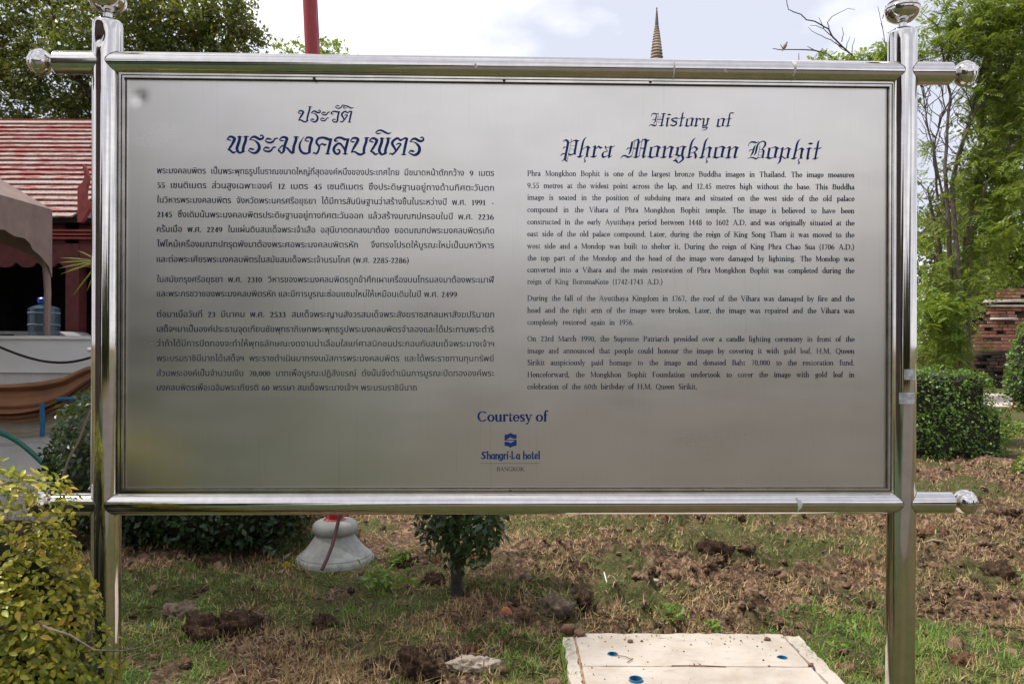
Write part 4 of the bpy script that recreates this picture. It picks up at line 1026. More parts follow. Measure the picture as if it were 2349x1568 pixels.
for i, s in enumerate(TH):
    u0, u1 = 359.5, TE.get(i, 1132.5); vl, vr = TL[i] + 6.8, TR[i] + 6.8
    vr = vl + (vr - vl) * (u1 - u0) / 773
    ch = []
    for w in s.split(' '):
        if all(c in '0123456789.,-()' for c in w):
            ws = 0; pv, pf = [], []
            for c in w:
                a, gv, gf = glyph(c, 1.55); b = len(pv); pv += [((x + ws) / 1000 * .99, y / 1000 * .88, 0) for x, y in gv]; pf += [tuple(b + q for q in t_) for t_ in gf if len(t_) == 3]; ws += a
            ch.append((np.array(pv), np.array(pf), ws / 1000 * .99))
        else:
            V, F = text_arrays(w); V[:, 0] -= V[:, 0].min(); ch.append((V, F, width(V)))
    tot = sum(c[2] for c in ch); Lt = u1 - u0
    k = (Lt - (8.0 if i in TE else 30.0 if i == 5 else 13.0) * (len(ch) - 1)) / tot
    gap = (Lt - tot * k) / max(1, len(ch) - 1)
    pos = 0; VV, FF, b = [], [], 0
    for V, F, wd in ch:
        for px, py, _ in V:
            f = (pos + px * k) / Lt
            a, z = S(u0 + (u1 - u0) * f, vl + (vr - vl) * f - py * 20.0, LY); VV.append((a, LY, z))
        nv_ = len(V)
        if nv_ > 3 and V.shape[1] == 3 and wd > 0 and not (len(F) and F.max() >= nv_):
            for px, py, _ in V:      # heavier strokes: a second pass a hair to the right
                f = (pos + px * k + .42) / Lt
                a, z = S(u0 + (u1 - u0) * f, vl + (vr - vl) * f - py * 20.0, LY - .0001); VV.append((a, LY - .0001, z))
            FF.append(F + b); FF.append(F + b + nv_); b += 2 * nv_
        pos += wd * k + gap
    tag(link('thai_line', mesh_np('thai_line', np.array(VV), np.concatenate(FF)), M_INK_T if i < 7 else M_INK_W if i < 11 else M_INK_F, pan), kind='stuff')
    print('thai', i, round(tot, 2), round(k, 2), round(gap, 1))

# ------------------------------------------------------------------ foliage tools
def leaf_quads(c, size, aspect=0.5, up=0.4, nrm=None, spread=1.0, fold=0.12):
    """c: (N,3) leaf centres; one folded 4-vertex leaf each (two triangles)"""
    n = len(c)
    d = RNG.normal(size=(n, 3)); d[:, 2] -= 0.25
    if nrm is not None: d = d * spread + nrm * 0.4
    d /= np.linalg.norm(d, axis=1)[:, None]
    w = RNG.normal(size=(n, 3)); w[:, 2] += up * 2.0
    if nrm is not None: w = w * spread * 0.8 + nrm * 1.6
    s = np.cross(d, w); s /= np.linalg.norm(s, axis=1)[:, None] + 1e-9
    m = np.cross(s, d)
    L_s = size * RNG.uniform(0.65, 1.3, n); L_s = L_s[:, None]; W = L_s * aspect * 0.5
    V = np.stack([c - d * L_s * .5, c + s * W + m * W * fold * 4 * .5, c + d * L_s * .5, c - s * W + m * W * fold * 4 * .5], 1)
    b = np.arange(n)[:, None] * 4
    T = np.concatenate([b + np.array([[0, 1, 2]]), b + np.array([[0, 2, 3]])])
    return V.reshape(-1, 3), T
def clump_points(blobs, per, clump_r, n_clumps, shell=0.55):
    """blobs: (cx,cy,cz,rx,ry,rz); leaves gathered in clumps spread through the blobs"""
    blobs = np.array(blobs, float)
    vol = blobs[:, 3] * blobs[:, 4] * blobs[:, 5]; p = vol ** .8; p /= p.sum()
    k = RNG.choice(len(blobs), n_clumps, p=p)
    d = RNG.normal(size=(n_clumps, 3)); d /= np.linalg.norm(d, axis=1)[:, None]
    r = shell + (1 - shell) * RNG.random(n_clumps) ** 0.7
    c = blobs[k, :3] + d * r[:, None] * blobs[k, 3:]
    cr = clump_r * RNG.uniform(0.6, 1.4, n_clumps)
    pts = np.repeat(c, per, 0) + RNG.normal(size=(n_clumps * per, 3)) * np.repeat(cr, per)[:, None] * np.array([0.55, 0.55, 0.4])
    return pts, c
def fronds(c, length, nl, leaflet, droop=0.3):
    """pinnate leaves: c (N,3) attachment points"""
    n = len(c); az = RNG.uniform(0, 2 * PI, n); el = RNG.uniform(-0.9, 1.1, n)
    d = np.stack([np.cos(az) * np.cos(el), np.sin(az) * np.cos(el), np.sin(el)], -1)
    s = np.stack([-np.sin(az), np.cos(az), RNG.uniform(-.9, .9, n)], -1); s /= np.linalg.norm(s, axis=1)[:, None]
    Ls = length * RNG.uniform(0.6, 1.2, n)
    VV = []
    for i in range(nl):
        t = (i + 1) / nl
        for sg in (-1, 1):
            base = c + d * (Ls * t)[:, None]; base[:, 2] -= droop * Ls * t * t
            dirn = s * sg * 0.9 + d * 0.45; dirn /= np.linalg.norm(dirn, axis=1)[:, None]
            ll = leaflet * (1.1 - 0.5 * abs(t - 0.5)); tip = base + dirn * ll; tip[:, 2] -= ll * 0.15
            mid = base + dirn * ll * 0.5; wv = d * ll * 0.2
            VV.append(np.stack([base, mid + wv, tip, mid - wv], 1))
    V = np.concatenate(VV, 0)            # (n*nl*2,4,3)
    b = np.arange(len(V))[:, None] * 4
    return V.reshape(-1, 3), b + np.array([[0, 1, 2, 3]])
def frond_island(V, F, n, k): return V, F
M_BARK = simple('grey_brown_bark', (0.13, 0.10, 0.075), 0.95, var=0.35, scale=12, bmp=0.8)
M_BARKD = simple('dark_bark', (0.055, 0.042, 0.034), 0.95, var=0.35, scale=14, bmp=0.8)
M_LF_DARK = leafmat('dark_tree_leaves', [(0.0, (0.020, 0.050, 0.012)), (0.5, (0.045, 0.095, 0.018)), (0.85, (0.085, 0.15, 0.03)), (0.94, (0.17, 0.19, 0.04)), (1.0, (0.26, 0.16, 0.05))], 0.4, 0.3)
M_LF_MID = leafmat('mid_tree_leaves', [(0.0, (0.05, 0.11, 0.016)), (0.5, (0.12, 0.22, 0.03)), (0.85, (0.22, 0.33, 0.05)), (1.0, (0.38, 0.42, 0.09))], 0.5, 0.42)
M_LF_HEDGE = leafmat('hedge_leaves', [(0.0, (0.018, 0.055, 0.010)), (0.45, (0.05, 0.125, 0.018)), (0.8, (0.11, 0.22, 0.03)), (1.0, (0.20, 0.30, 0.05))], 0.4, 0.25)
M_LF_BUSH = leafmat('glossy_dark_leaves', [(0.0, (0.012, 0.034, 0.012)), (0.5, (0.022, 0.055, 0.018)), (1.0, (0.045, 0.09, 0.03))], 0.35, 0.15, 0.5)
M_LF_YEL = leafmat('yellow_green_leaves', [(0.0, (0.035, 0.09, 0.010)), (0.32, (0.09, 0.17, 0.012)), (0.6, (0.27, 0.33, 0.022)), (0.88, (0.50, 0.46, 0.05)), (1.0, (0.58, 0.36, 0.06))], 0.38, 0.3)
M_CORE = simple('inner_shade', (0.022, 0.024, 0.012), 1.0, var=0.5, scale=18)  # near-black solid lumps: the shade inside foliage put into their colour

def foliage(name, V, F, mat, parent):
    o = link(name, mesh_np(name, V, F), mat, parent); o['kind'] = 'stuff'; return o
def limb(p0, p1, r0, r1, wob=0.06, n=6):
    p0, p1 = Vector(p0), Vector(p1); pts, rs = [], []
    for i in range(n + 1):
        t = i / n; w = (p1 - p0).length * wob * (0 if i in (0,) else 1)
        pts.append(p0.lerp(p1, t) + Vector((random.uniform(-w, w), random.uniform(-w, w), random.uniform(-w, w) * .5))); rs.append(r0 + (r1 - r0) * t)
    return pts, rs
def rel(root, V): return V - np.array(root.location)[None, :]

# ------------------------------------------------------------------ big dark tree at left (crown reaches forward over the lawn)
tree = empty('shade_tree', (-5.4, 13.2, 0), 'big dark broadleaf tree rising behind the red roofed pavilion', 'tree')
o_ = Vector(tree.location)
mb = MB(); pts, rs = limb((0, 0, -0.2), (0.1, 0, 4.6), 0.30, 0.22, 0.02); mb.tube(pts, rs, 12)
mb.build('trunk', M_BARKD, tree, True)
tips = []
for i, (tx, ty, tz) in enumerate(((-2.6, -1, 7.6), (-1.2, -.6, 8.6), (0.4, -1, 9.0), (.7, -1.0, 7.8), (.2, 1, 8.4), (-3.6, .6, 6.2), (1.0, .2, 6.4))):
    mb = MB(); pts, rs = limb((0.1, 0, 3.6 + 0.1 * i), (tx, ty, tz), 0.12, 0.03, 0.05, 7); mb.tube(pts, rs, 7)
    for k in range(5):
        a = pts[3 + k % 4]; e = a + Vector((random.uniform(-1, 1), random.uniform(-.8, .8), random.uniform(.1, 1.0)))
        p2, r2 = limb(a, e, 0.035, 0.008, 0.08, 4); mb.tube(p2, r2, 5)
    mb.build('limb', M_BARKD, tree, True)
BL = []
def blob(u, v, d, ru, rv, rd): 
    p = P(u, v, d); BL.append((p.x, p.y, p.z, ru / FPX * d, rd, rv / FPX * d))
for a in ((40, 40, 12.6, 150, 110, 1.0), (60, 200, 12.8, 140, 90, 1.0), (190, 120, 12.2, 110, 110, .9), (180, 250, 12.8, 90, 60, .8), (330, 10, 12.4, 130, 120, 1.0), (450, 60, 12.3, 120, 90, .9), (380, 110, 12.6, 110, 60, .8),
    (530, 20, 12.4, 65, 70, .7), (560, 90, 12.5, 44, 42, .5), (500, 140, 12.4, 90, 50, .6), (250, 60, 12.9, 110, 90, .9), (-60, 120, 12.8, 120, 160, 1.0), (300, 190, 13.0, 150, 70, .9), (590, 100, 12.5, 20, 14, .3), (100, 300, 13.5, 160, 60, .8)): blob(*a)
pts, cc = clump_points(BL, 28, 0.17, 1450, 0.15)
V, F = leaf_quads(pts, 0.08, 0.5, 0.5)
foliage('crown', rel(tree, V), F, M_LF_DARK, tree)
sh = empty('overhanging_tree', (-6.6, 2.4, 0), 'tree outside the left edge that shades the lawn below the sign', 'tree')
mb = MB(); mb.tube(*limb((0, 0, -.1), (.3, .2, 4.6), .2, .14, .02), 10); mb.build('trunk', M_BARKD, sh, True)
for tx, ty, tz in ((1.6, 1.2, 6.2), (2.6, 2.2, 6.0), (.4, 2.6, 6.4), (-.8, .6, 6.6), (1.8, -1.2, 6.3)):
    mb = MB(); mb.tube(*limb((.3, .2, 4.2), (tx, ty, tz), .09, .03, .05), 7); mb.build('limb', M_BARKD, sh, True)
BL = [(-4.5, 4.6, 6.3, 1.3, 1.2, .8), (-5.6, 5.0, 6.6, 1.4, 1.3, .9), (-7.0, 3.6, 6.9, 1.3, 1.2, .9), (-3.7, 4.6, 6.0, .8, .9, .5)]
pts, cc = clump_points(BL, 20, 0.22, 300, 0.2)
V, F = leaf_quads(pts, 0.13, 0.5, 0.6)
foliage('crown', rel(sh, V), F, M_LF_DARK, sh)

# small tree top between the red pole and the big tree
t2 = empty('small_tree', P(716, 900, 17).xy.to_3d(), 'small far tree with its yellowish top just above the top rail beside the red pole', 'tree')
mb = MB(); mb.tube(*limb((0, 0, -.1), (0.1, 0, 5.8), .14, .06, .02), 8); mb.build('trunk', M_BARK, t2, True)
BL = []
for a in ((690, 122, 17, 55, 30, .6), (742, 108, 17, 36, 26, .5), (775, 124, 17, 45, 26, .5), (652, 136, 17, 35, 20, .4), (716, 200, 17, 110, 80, .9), (725, 300, 17.2, 130, 90, 1.)): blob(*a)
pts, cc = clump_points(BL, 16, 0.14, 300, 0.3); V, F = leaf_quads(pts, 0.10, .5, .5)
foliage('crown', rel(t2, V), F, M_LF_MID, t2)

# ------------------------------------------------------------------ right: tall feathery tree with many stems
rt = empty('feathery_tree', P(2195, 1000, 12.2).xy.to_3d(), 'bright green feathery tree with many thin grey stems behind the clipped hedge at right', 'tree')
R0 = Vector(rt.location)
def W(u, v, d): return P(u, v, d) - R0
M_STEM = simple('stem_bark', (0.12, 0.095, 0.075), 0.95, var=0.4, scale=12, bmp=0.8)
stems = [((2225, 1010, 12.2), (2222, 640, 12.2), (2236, 430, 12.2), (2262, 200, 12.0), (2300, -40, 11.9)),
 ((2190, 1010, 12.1), (2178, 560, 12.1), (2166, 380, 12.0), (2178, 220, 12.0), (2150, 60, 12.0)),
 ((2165, 1010, 12.3), (2160, 600, 12.3), (2134, 470, 12.3), (2128, 430, 12.3)),
 ((2210, 1010, 12.0), (2196, 600, 12.0), (2182, 420, 12.0), (2216, 300, 12.0), (2262, 120, 11.9), (2282, 0, 11.9)),
 ((2240, 1010, 12.4), (2206, 640, 12.4), (2250, 420, 12.3), (2340, 350, 12.0), (2440, 330, 11.8)),
 ((2215, 560, 12.1), (2262, 420, 11.8), (2320, 330, 11.6), (2400, 290, 11.5)),
 ((2180, 420, 12.0), (2204, 330, 11.9), (2240, 250, 11.8), (2300, 190, 11.6), (2330, 110, 11.5)),
 ((2200, 1010, 12.5), (2212, 560, 12.5), (2240, 380, 12.5), (2272, 300, 12.4), (2330, 240, 12.3)),
 ((2170, 480, 12.1), (2130, 300, 12.1), (2112, 200, 12.1)), ((2150, 460, 12.2), (2140, 340, 12.2), (2166, 250, 12.2), (2150, 150, 12.2))]
for st in stems:
    pts = [W(*p) for p in st]; n = len(pts); q = []
    for i in range(n - 1):
        for k in range(4): q.append(pts[i].lerp(pts[i + 1], k / 4) + Vector((random.uniform(-.012, .012), 0, 0)))
    q.append(pts[-1]); m_ = len(q); r0 = 0.044 if st[0][1] > 900 else 0.020
    mb = MB(); mb.tube(q, [r0 * (1 - 0.8 * i / m_) for i in range(m_)], 8)
    for k in range(22):
        a = q[random.randrange(m_ // 3, m_)]; e = a + Vector((random.uniform(-.5, .5), random.uniform(-.4, .4), random.uniform(.1, .7)))
        p2, r2 = limb(a, e, 0.009, 0.003, 0.1, 4); mb.tube(p2, r2, 4)
    mb.build('stem', M_STEM, rt, True)
BL = []
for a in ((2200, 40, 11.9, 80, 90, .6), (2290, 60, 11.8, 110, 100, .7), (2340, 170, 11.8, 110, 110, .7), (2150, 60, 12.2, 50, 60, .5), (2130, 120, 12.2, 30, 40, .4), (2270, 210, 11.9, 90, 80, .6), (2380, 20, 11.9, 120, 110, .7), (2185, 130, 12.0, 40, 50, .4),
    (2330, 330, 12.0, 90, 90, .6), (2250, 330, 12.0, 60, 70, .5), (2220, 420, 12.1, 60, 70, .5), (2300, 470, 12.2, 90, 80, .6), (2140, 640, 12.0, 45, 60, .4), (2170, 700, 11.9, 70, 80, .5), (2140, 780, 11.9, 60, 70, .5), (2190, 790, 11.8, 60, 60, .5), (2120, 540, 12.1, 30, 50, .4),
    (2235, 640, 12.2, 60, 60, .5), (2210, 590, 12.4, 60, 60, .5), (2108, 410, 12.2, 26, 40, .3), (2260, 560, 12.6, 80, 60, .6), (2120, 330, 12.2, 26, 34, .3), (2310, 400, 11.7, 70, 70, .5), (2340, 250, 11.6, 60, 70, .5), (2250, 120, 11.7, 80, 70, .5), (2320, 20, 11.6, 90, 60, .5), (2290, 520, 11.9, 80, 50, .5), (2330, 440, 11.6, 60, 50, .4), (2145, 720, 11.6, 50, 60, .4), (2200, 720, 11.6, 60, 50, .4)): blob(*a)
pts, cc = clump_points(BL, 8, 0.15, 1000, 0.1)
V, F = fronds(pts, 0.16, 6, 0.055)
foliage('crown', rel(rt, V), F, M_LF_MID, rt)

# bare twigs with a dove, leaf tufts over the top rail
bt = empty('bare_tree', P(2150, 900, 22).xy.to_3d(), 'half bare tree whose leafless twigs stand against the sky above the top rail', 'tree')
R0 = Vector(bt.location)
mb = MB(); mb.tube([W(2060, 890, 22), W(2040, 500, 22), W(2000, 240, 22)], [.13, .1, .05], 8); mb.build('trunk', M_BARK, bt, True)
TW = [[(2000, 240), (1975, 163), (1952, 128), (1931, 110), (1910, 85), (1900, 67), (1885, 60), (1868, 50), (1850, 45), (1838, 32), (1822, 30), (1808, 22), (1804, 5), (1802, -8)],
 [(1900, 67), (1898, 52), (1908, 38), (1925, 30), (1945, 20), (1960, 24)], [(1931, 110), (1905, 92), (1884, 82), (1862, 72), (1852, 64)], [(1910, 85), (1888, 66), (1870, 58), (1856, 60)],
 [(1940, 116), (1944, 100), (1950, 84)], [(1931, 95), (1933, 80), (1932, 62)], [(2010, 260), (1925, 140), (1895, 124), (1865, 116), (1838, 115), (1790, 114), (1772, 112)], [(1795, 113), (1788, 104)], [(1865, 116), (1850, 108)], [(1895, 124), (1895, 112)],
 [(1952, 128), (1956, 105), (1960, 88)], [(1888, 66), (1884, 50), (1878, 40)], [(1955, 145), (1945, 122), (1925, 112), (1915, 98)], [(2038, 160), (2030, 110), (2022, 60), (2018, 30), (2012, 15)], [(2022, 45), (2028, 30), (2030, 14)], [(2026, 62), (2018, 56)], [(1831, 145), (1832, 122)], [(2034, 110), (2024, 88)]]
for tw in TW:
    pts = [W(u, v, 22) + Vector((0, random.uniform(-.05, .05), 0)) for u, v in tw]; n = len(pts)
    r0 = 0.028 if len(tw) > 6 else 0.014
    q = []
    for i in range(n - 1):
        for k in range(3): q.append(pts[i].lerp(pts[i + 1], k / 3) + Vector((random.uniform(-.008, .008), 0, random.uniform(-.008, .008))))
    q.append(pts[-1]); m_ = len(q)
    mb = MB(); mb.tube(q, [r0 * (1 - .65 * i / m_) for i in range(m_)], 5); mb.build('twig', M_BARKD, bt, True)
BL = []
for a in ((1895, 145, 22, 26, 14, .3), (1930, 142, 22, 20, 14, .3), (1985, 138, 22, 30, 20, .4), (2015, 128, 22, 28, 22, .4), (1965, 155, 22, 60, 20, .4), (2000, 210, 22, 120, 60, .8), (1860, 150, 22, 14, 6, .2), (2030, 150, 22, 30, 25, .4)): blob(*a)
pts, cc = clump_points(BL, 10, 0.16, 110, 0.2); V, F = fronds(pts, 0.30, 5, 0.12)
foliage('crown', rel(bt, V), F, M_LF_MID, bt)
dv = empty('dove', P(1799, 112, 22), 'small pinkish brown dove sitting on the bare twig over the top rail', 'bird')
M_DOVE = simple('dove_feathers', (0.30, 0.22, 0.19), .8, scale=40)
def ell(name, c, r, mat, parent, rot=(0, 0, 0), seg=14):
    bm = bmesh.new(); bmesh.ops.create_uvsphere(bm, u_segments=seg, v_segments=10, radius=1)
    for v in bm.verts: v.co = Vector((v.co.x * r[0], v.co.y * r[1], v.co.z * r[2]))
    me = bpy.data.meshes.new(name); bm.to_mesh(me); bm.free()
    o = link(name, me, mat, parent, True); o.location = c; o.rotation_euler = rot; return o
bd = MB(); prof = [(0.0, -.16), (.012, -.15), (.02, -.10), (.045, -.06), (.055, 0), (.05, .05), (.032, .085), (.026, .095), (.030, .115), (.026, .135), (.01, .148), (.004, .165), (0, .168)]
bd.lathe(prof, 14); o = bd.build('body', M_DOVE, dv, True); o.rotation_euler = (0, .5, 0); o.location = (0, 0, .06)
ell('wing', (-.005, -.042, .05), (.03, .015, .075), simple('dove_wing', (0.20, 0.15, 0.13), .8, scale=40), dv, (0, .5, 0))

# dark trees further back at right
def far_tree(u, d, h, blobs, label, mat, leaf=0.13, nc=300, per=22):
    base = P(u, 800, d); t_ = empty('leafy_tree', (base.x, base.y, 0), label, 'tree')
    mb = MB(); mb.tube(*limb((0, 0, -.1), (.2, 0, h), .22, .08, .03), 9); mb.build('trunk', M_BARKD, t_, True)
    BL.clear()
    for a in blobs: blob(*a)
    pts, cc = clump_points(BL, per, 0.26, nc, 0.3); V, F = leaf_quads(pts, leaf, .45, .5)
    foliage('crown', rel(t_, V), F, mat, t_); return t_
far_tree(2440, 17, 6, ((2340, 120, 17, 90, 110, 1.), (2320, 300, 17, 100, 120, 1.), (2260, 420, 17, 90, 100, 1.), (2350, 470, 17, 110, 120, 1.), (2330, 590, 16.8, 80, 60, .8), (2230, 520, 17.5, 100, 90, 1.), (2270, 240, 17.5, 70, 90, .8)), 'dense dark green tree filling the upper right edge behind the feathery tree', M_LF_DARK, .12, 620)
far_tree(2150, 21, 5, ((2140, 560, 21, 90, 110, 1.2), (2120, 700, 21, 110, 110, 1.2), (2210, 640, 21.5, 90, 90, 1.2), (2190, 500, 21.5, 60, 60, 1.), (2130, 800, 21, 100, 70, 1.)), 'dark tree filling the gap between the thin stems and the hedge', M_LF_DARK, .14, 420)
far_tree(2460, 19, 3, ((2345, 620, 16.5, 46, 34, .5), (2300, 560, 16.5, 60, 40, .5), (2290, 640, 16.5, 40, 26, .4), (2345, 560, 16.5, 50, 40, .5)), 'pale green leafy branches hanging in front of the brick ruin', M_LF_MID, .10, 130)

# ------------------------------------------------------------------ shrubs
def shrub(name, loc, blobs, n, leaf, mat, label, cat='bush', aspect=0.55, core=0.86, spread=0.9, boxy=False, jag=0.05):
    root = empty(name, loc, label, cat); pts, nr = [], []
    for (cx, cy, cz, rx, ry, rz) in blobs:
        k = int(n * (rx * ry * rz) ** .66 / sum((b[3] * b[4] * b[5]) ** .66 for b in blobs))
        d = RNG.normal(size=(k, 3)); d /= np.linalg.norm(d, axis=1)[:, None]
        if boxy:   # superellipsoid, sampled evenly over a box
            A = np.array([ry * rz, rx * rz, rx * ry]); ax = RNG.choice(3, k, p=A / A.sum()); d = RNG.uniform(-1, 1, (k, 3)); d[np.arange(k), ax] = np.sign(RNG.normal(size=k))
            d = np.sign(d) * np.abs(d) ** (1 / .28); e = 0.28; q = np.sign(d) * np.abs(d) ** e; s = (np.abs(d) ** (e * 6)).sum(1) ** (-1 / 6.0); q = q * s[:, None]; nn = np.sign(d) * np.abs(q) ** 5; nn /= np.linalg.norm(nn, axis=1)[:, None]
        else: q = d; nn = d
        rr = 1 - np.abs(RNG.normal(size=k)) * 0.07 + (fbm(q[:, 0] * rx * 6 + cx, q[:, 2] * rz * 6 + q[:, 1] * ry * 5, 1.0, 2) - .5) * jag * 3
        so = RNG.random(k) < .035; rr = np.where(so, rr + RNG.uniform(.03, .12, k), rr)
        pts.append(np.stack([cx + q[:, 0] * rx * rr, cy + q[:, 1] * ry * rr, cz + q[:, 2] * rz * rr], -1)); nr.append(nn)
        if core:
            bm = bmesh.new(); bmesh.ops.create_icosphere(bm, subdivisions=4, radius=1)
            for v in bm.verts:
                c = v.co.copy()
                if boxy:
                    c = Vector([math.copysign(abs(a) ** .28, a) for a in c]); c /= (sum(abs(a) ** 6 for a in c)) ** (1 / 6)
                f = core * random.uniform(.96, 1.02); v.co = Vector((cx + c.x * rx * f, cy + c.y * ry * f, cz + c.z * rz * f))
            me = bpy.data.meshes.new('shade_core'); bm.to_mesh(me); bm.free(); link('shade_core', me, M_CORE, root)  # closed dark lump standing in for the shaded inside, no twigs modelled
    pts = np.concatenate(pts); nr = np.concatenate(nr); k = pts[:, 2] > -0.02; pts, nr = pts[k], nr[k]
    V, F = leaf_quads(pts, leaf, aspect, .3, nr, spread)
    foliage('foliage', V, F, mat, root); return root
p = P(2120, 784, 10.9)
shrub('clipped_hedge', (p.x, p.y, 0), [(-0.42, 0, 0.55, 1.05, .8, .655), (-.33, 0, .32, 1.20, .86, .38), (-.75, .1, .62, .5, .6, .62)], 34000, 0.048, M_LF_HEDGE, 'box shaped clipped green hedge to the right of the right post', 'hedge', boxy=True, core=.9, jag=.09)
shrub('rounded_hedge', (-2.62, 6.0, 0), [(0, 0, .66, .93, .78, .72), (.45, -.1, .42, .75, .68, .45), (-.35, .1, .5, .62, .6, .55)], 17000, 0.052, M_LF_BUSH, 'dark rounded shrub behind the left post, reaching under the lower rail', 'bush', core=.9, spread=.8)
p = P(2335, 800, 15); shrub('roadside_bush', (p.x, p.y, 0), [(0.32, 0, 1.2, .45, .5, .95), (.8, 0, 1.0, .7, .5, 1.1), (.2, .1, .7, .35, .4, .5)], 6000, 0.07, M_LF_HEDGE, 'green bush cut by the right edge in front of the brick ruin', jag=.16, core=.75)
p = P(2370, 784, 8.6); shrub('edge_shrub', (p.x, p.y, 0), [(0.03, 0, .1, .22, .2, .22), (.1, 0, .3, .15, .2, .2)], 900, 0.055, M_LF_MID, 'small light green shrub cut by the right edge beyond the lower end knob', core=.7)
p = P(2335, 784, 13.2); shrub('low_weeds', (p.x, p.y, 0), [(0, 0, .02, .5, .4, .2), (.6, .2, .02, .5, .4, .2)], 1400, 0.07, M_LF_MID, 'low green weeds beside the pale path at the right edge', 'weeds', core=0)

# little round topiary tree under the sign
tp = empty('topiary_tree', (-0.324, 4.67, 0), 'little round clipped tree on a single trunk, seen under the lower rail', 'tree')
mb = MB(); mb.tube([(0.0, 0, -.05), (-.005, 0, .0), (-.008, .0, .12), (-.02, 0, .28), (-.01, 0, .6)], [.05, .042, .034, .031, .025], 12)
for k in range(12):
    a = Vector((-.015, 0, random.uniform(.2, .45))); e = a + Vector((random.uniform(-.22, .22), random.uniform(-.2, .2), random.uniform(.05, .2)))
    mb.tube(*limb(a, e, .008, .003, .06, 4), 5)
mb.build('trunk', M_BARKD, tp, True)
pts, nr = [], []
k = 2900; d = RNG.normal(size=(k, 3)); d /= np.linalg.norm(d, axis=1)[:, None]; rr = RNG.uniform(.55, 1.03, k)
c = np.stack([(.03 + d[:, 0] * .325 * rr), d[:, 1] * .30 * rr, .655 + d[:, 2] * .50 * rr], -1)
V, F = leaf_quads(c, .060, .42, .2, d, 1.0); foliage('crown', V, F, M_LF_BUSH, tp)
M_RED = leafmat('red_young_leaves', [(0, (.22, .05, .02)), (1, (.32, .12, .04))], .4, .3)
c = np.array([(-.10, -.28, .29), (-.09, -.28, .31), (.10, -.28, .33), (.12, -.28, .32), (-.12, -.27, .30)]); V, F = leaf_quads(c, .05, .3, .2)
foliage('young_leaves', V, F, M_RED, tp)

# weeds
def weed(u, v, h, r, n, leaf, mat, label):
    p = on_ground(u, v); root = empty('weed', p, label, 'weed')
    mb = MB()
    for k in range(5):
        a = random.uniform(0, 2 * PI); mb.tube(*limb((0, 0, -.01), (math.cos(a) * r * .7, math.sin(a) * r * .7, h * random.uniform(.6, 1)), .003, .0015, .05, 3), 5)
    mb.build('stem', mat, root)
    d = RNG.normal(size=(n, 3)) * [r * .5, r * .5, h * .28] + [0, 0, h * .6]; V, F = leaf_quads(d, leaf, .4, .6); foliage('foliage', V, F, mat, root)
weed(880, 1345, .14, .16, 150, .05, M_GRASS, 'leafy green weed at the right foot of the lamp base')
weed(915, 1295, .12, .10, 70, .05, M_GRASS, 'second leafy weed just behind, between lamp base and little tree')
weed(668, 1305, .05, .05, 5, .085, M_LF_YEL, 'weed with two broad bright leaves left of the lamp base')
weed(640, 1275, .16, .20, 130, .06, M_LF_BUSH, 'dark weeds between rounded shrub and lamp base')
weed(1935, 1500, .07, .06, 24, .05, M_GRASS, 'tall green weed at the right edge of the slab')
weed(1945, 1440, .06, .1, 40, .045, M_GRASS, 'green weed behind the right corner of the slab')
weed(1630, 1445, .05, .06, 34, .04, M_GRASS, 'small grey-green weed at the back edge of the slab')
weed(1540, 1440, .08, .10, 60, .045, M_GRASS, 'grass-like green weed left of the small weed at the slab back edge')

# foreground yellow-green shrub: real leaves
ys = empty('yellow_shrub', (-1.42, 1.98, 0), 'close yellow-green leafy shrub in the lower left corner in front of the post', 'bush')
def leaf_proto(kind):
    Lr = [0, .22, .5, .78, 1.0]; Wd = [0.05, .38, .52, .32, 0.0]; v, f = [], []
    curl = (.25, .55, -.1)[kind]; fold = (.25, .15, .35)[kind]
    for t_, w in zip(Lr, Wd):
        z = -curl * t_ * t_; 
        for s in (-1, 0, 1): v.append((s * w * .5 * (1.0), t_, z + abs(s) * w * .5 * fold))
    for i in range(4):
        for k in (0, 1): a = i * 3 + k; f.append((a, a + 1, a + 4, a + 3))
    return np.array(v), np.array(f)
LP = [leaf_proto(k) for k in range(3)]
def shrub_surface(n):
    B = [(-.03, .05, .84, .31, .26, .44), (.17, .02, .70, .20, .20, .34), (-.38, .1, .9, .3, .3, .42), (.2, .0, .42, .2, .22, .36), (-.1, -.02, .5, .34, .28, .45)]
    P_, N_ = [], []
    for i in range(n):
        b = B[RNG.choice(5, p=[.36, .24, .08, .22, .10])]
        d = RNG.normal(size=3); d /= np.linalg.norm(d)
        if d[1] > .5: d[1] *= -1
        r = 1 - abs(RNG.normal()) * .10 + (float(vnoise(d[0] * 3 + b[0] * 9, d[2] * 3)) - .5) * .30
        P_.append((b[0] + d[0] * b[3] * r, b[1] + d[1] * b[4] * r, b[2] + d[2] * b[5] * r)); N_.append(d)
    return np.array(P_), np.array(N_)
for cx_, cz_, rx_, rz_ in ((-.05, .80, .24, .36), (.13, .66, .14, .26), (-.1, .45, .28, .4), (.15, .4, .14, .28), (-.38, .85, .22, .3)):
    V, F = lump(3, .35, int(cx_ * 100) + 60); link('shade_core', mesh_np('shade_core', V * [rx_, .17, rz_ * 1.4] + [cx_, .07, cz_], F), M_CORE, ys)
pp, nn = shrub_surface(23000)
VV, FF, base, made = [], [], 0, 0
order = np.argsort(pp[:, 1])
lm = []
for k in range(3):
    me = mesh_np('leaf', LP[k][0], LP[k][1]); me.materials.append(None); lm.append(me)
m3 = []
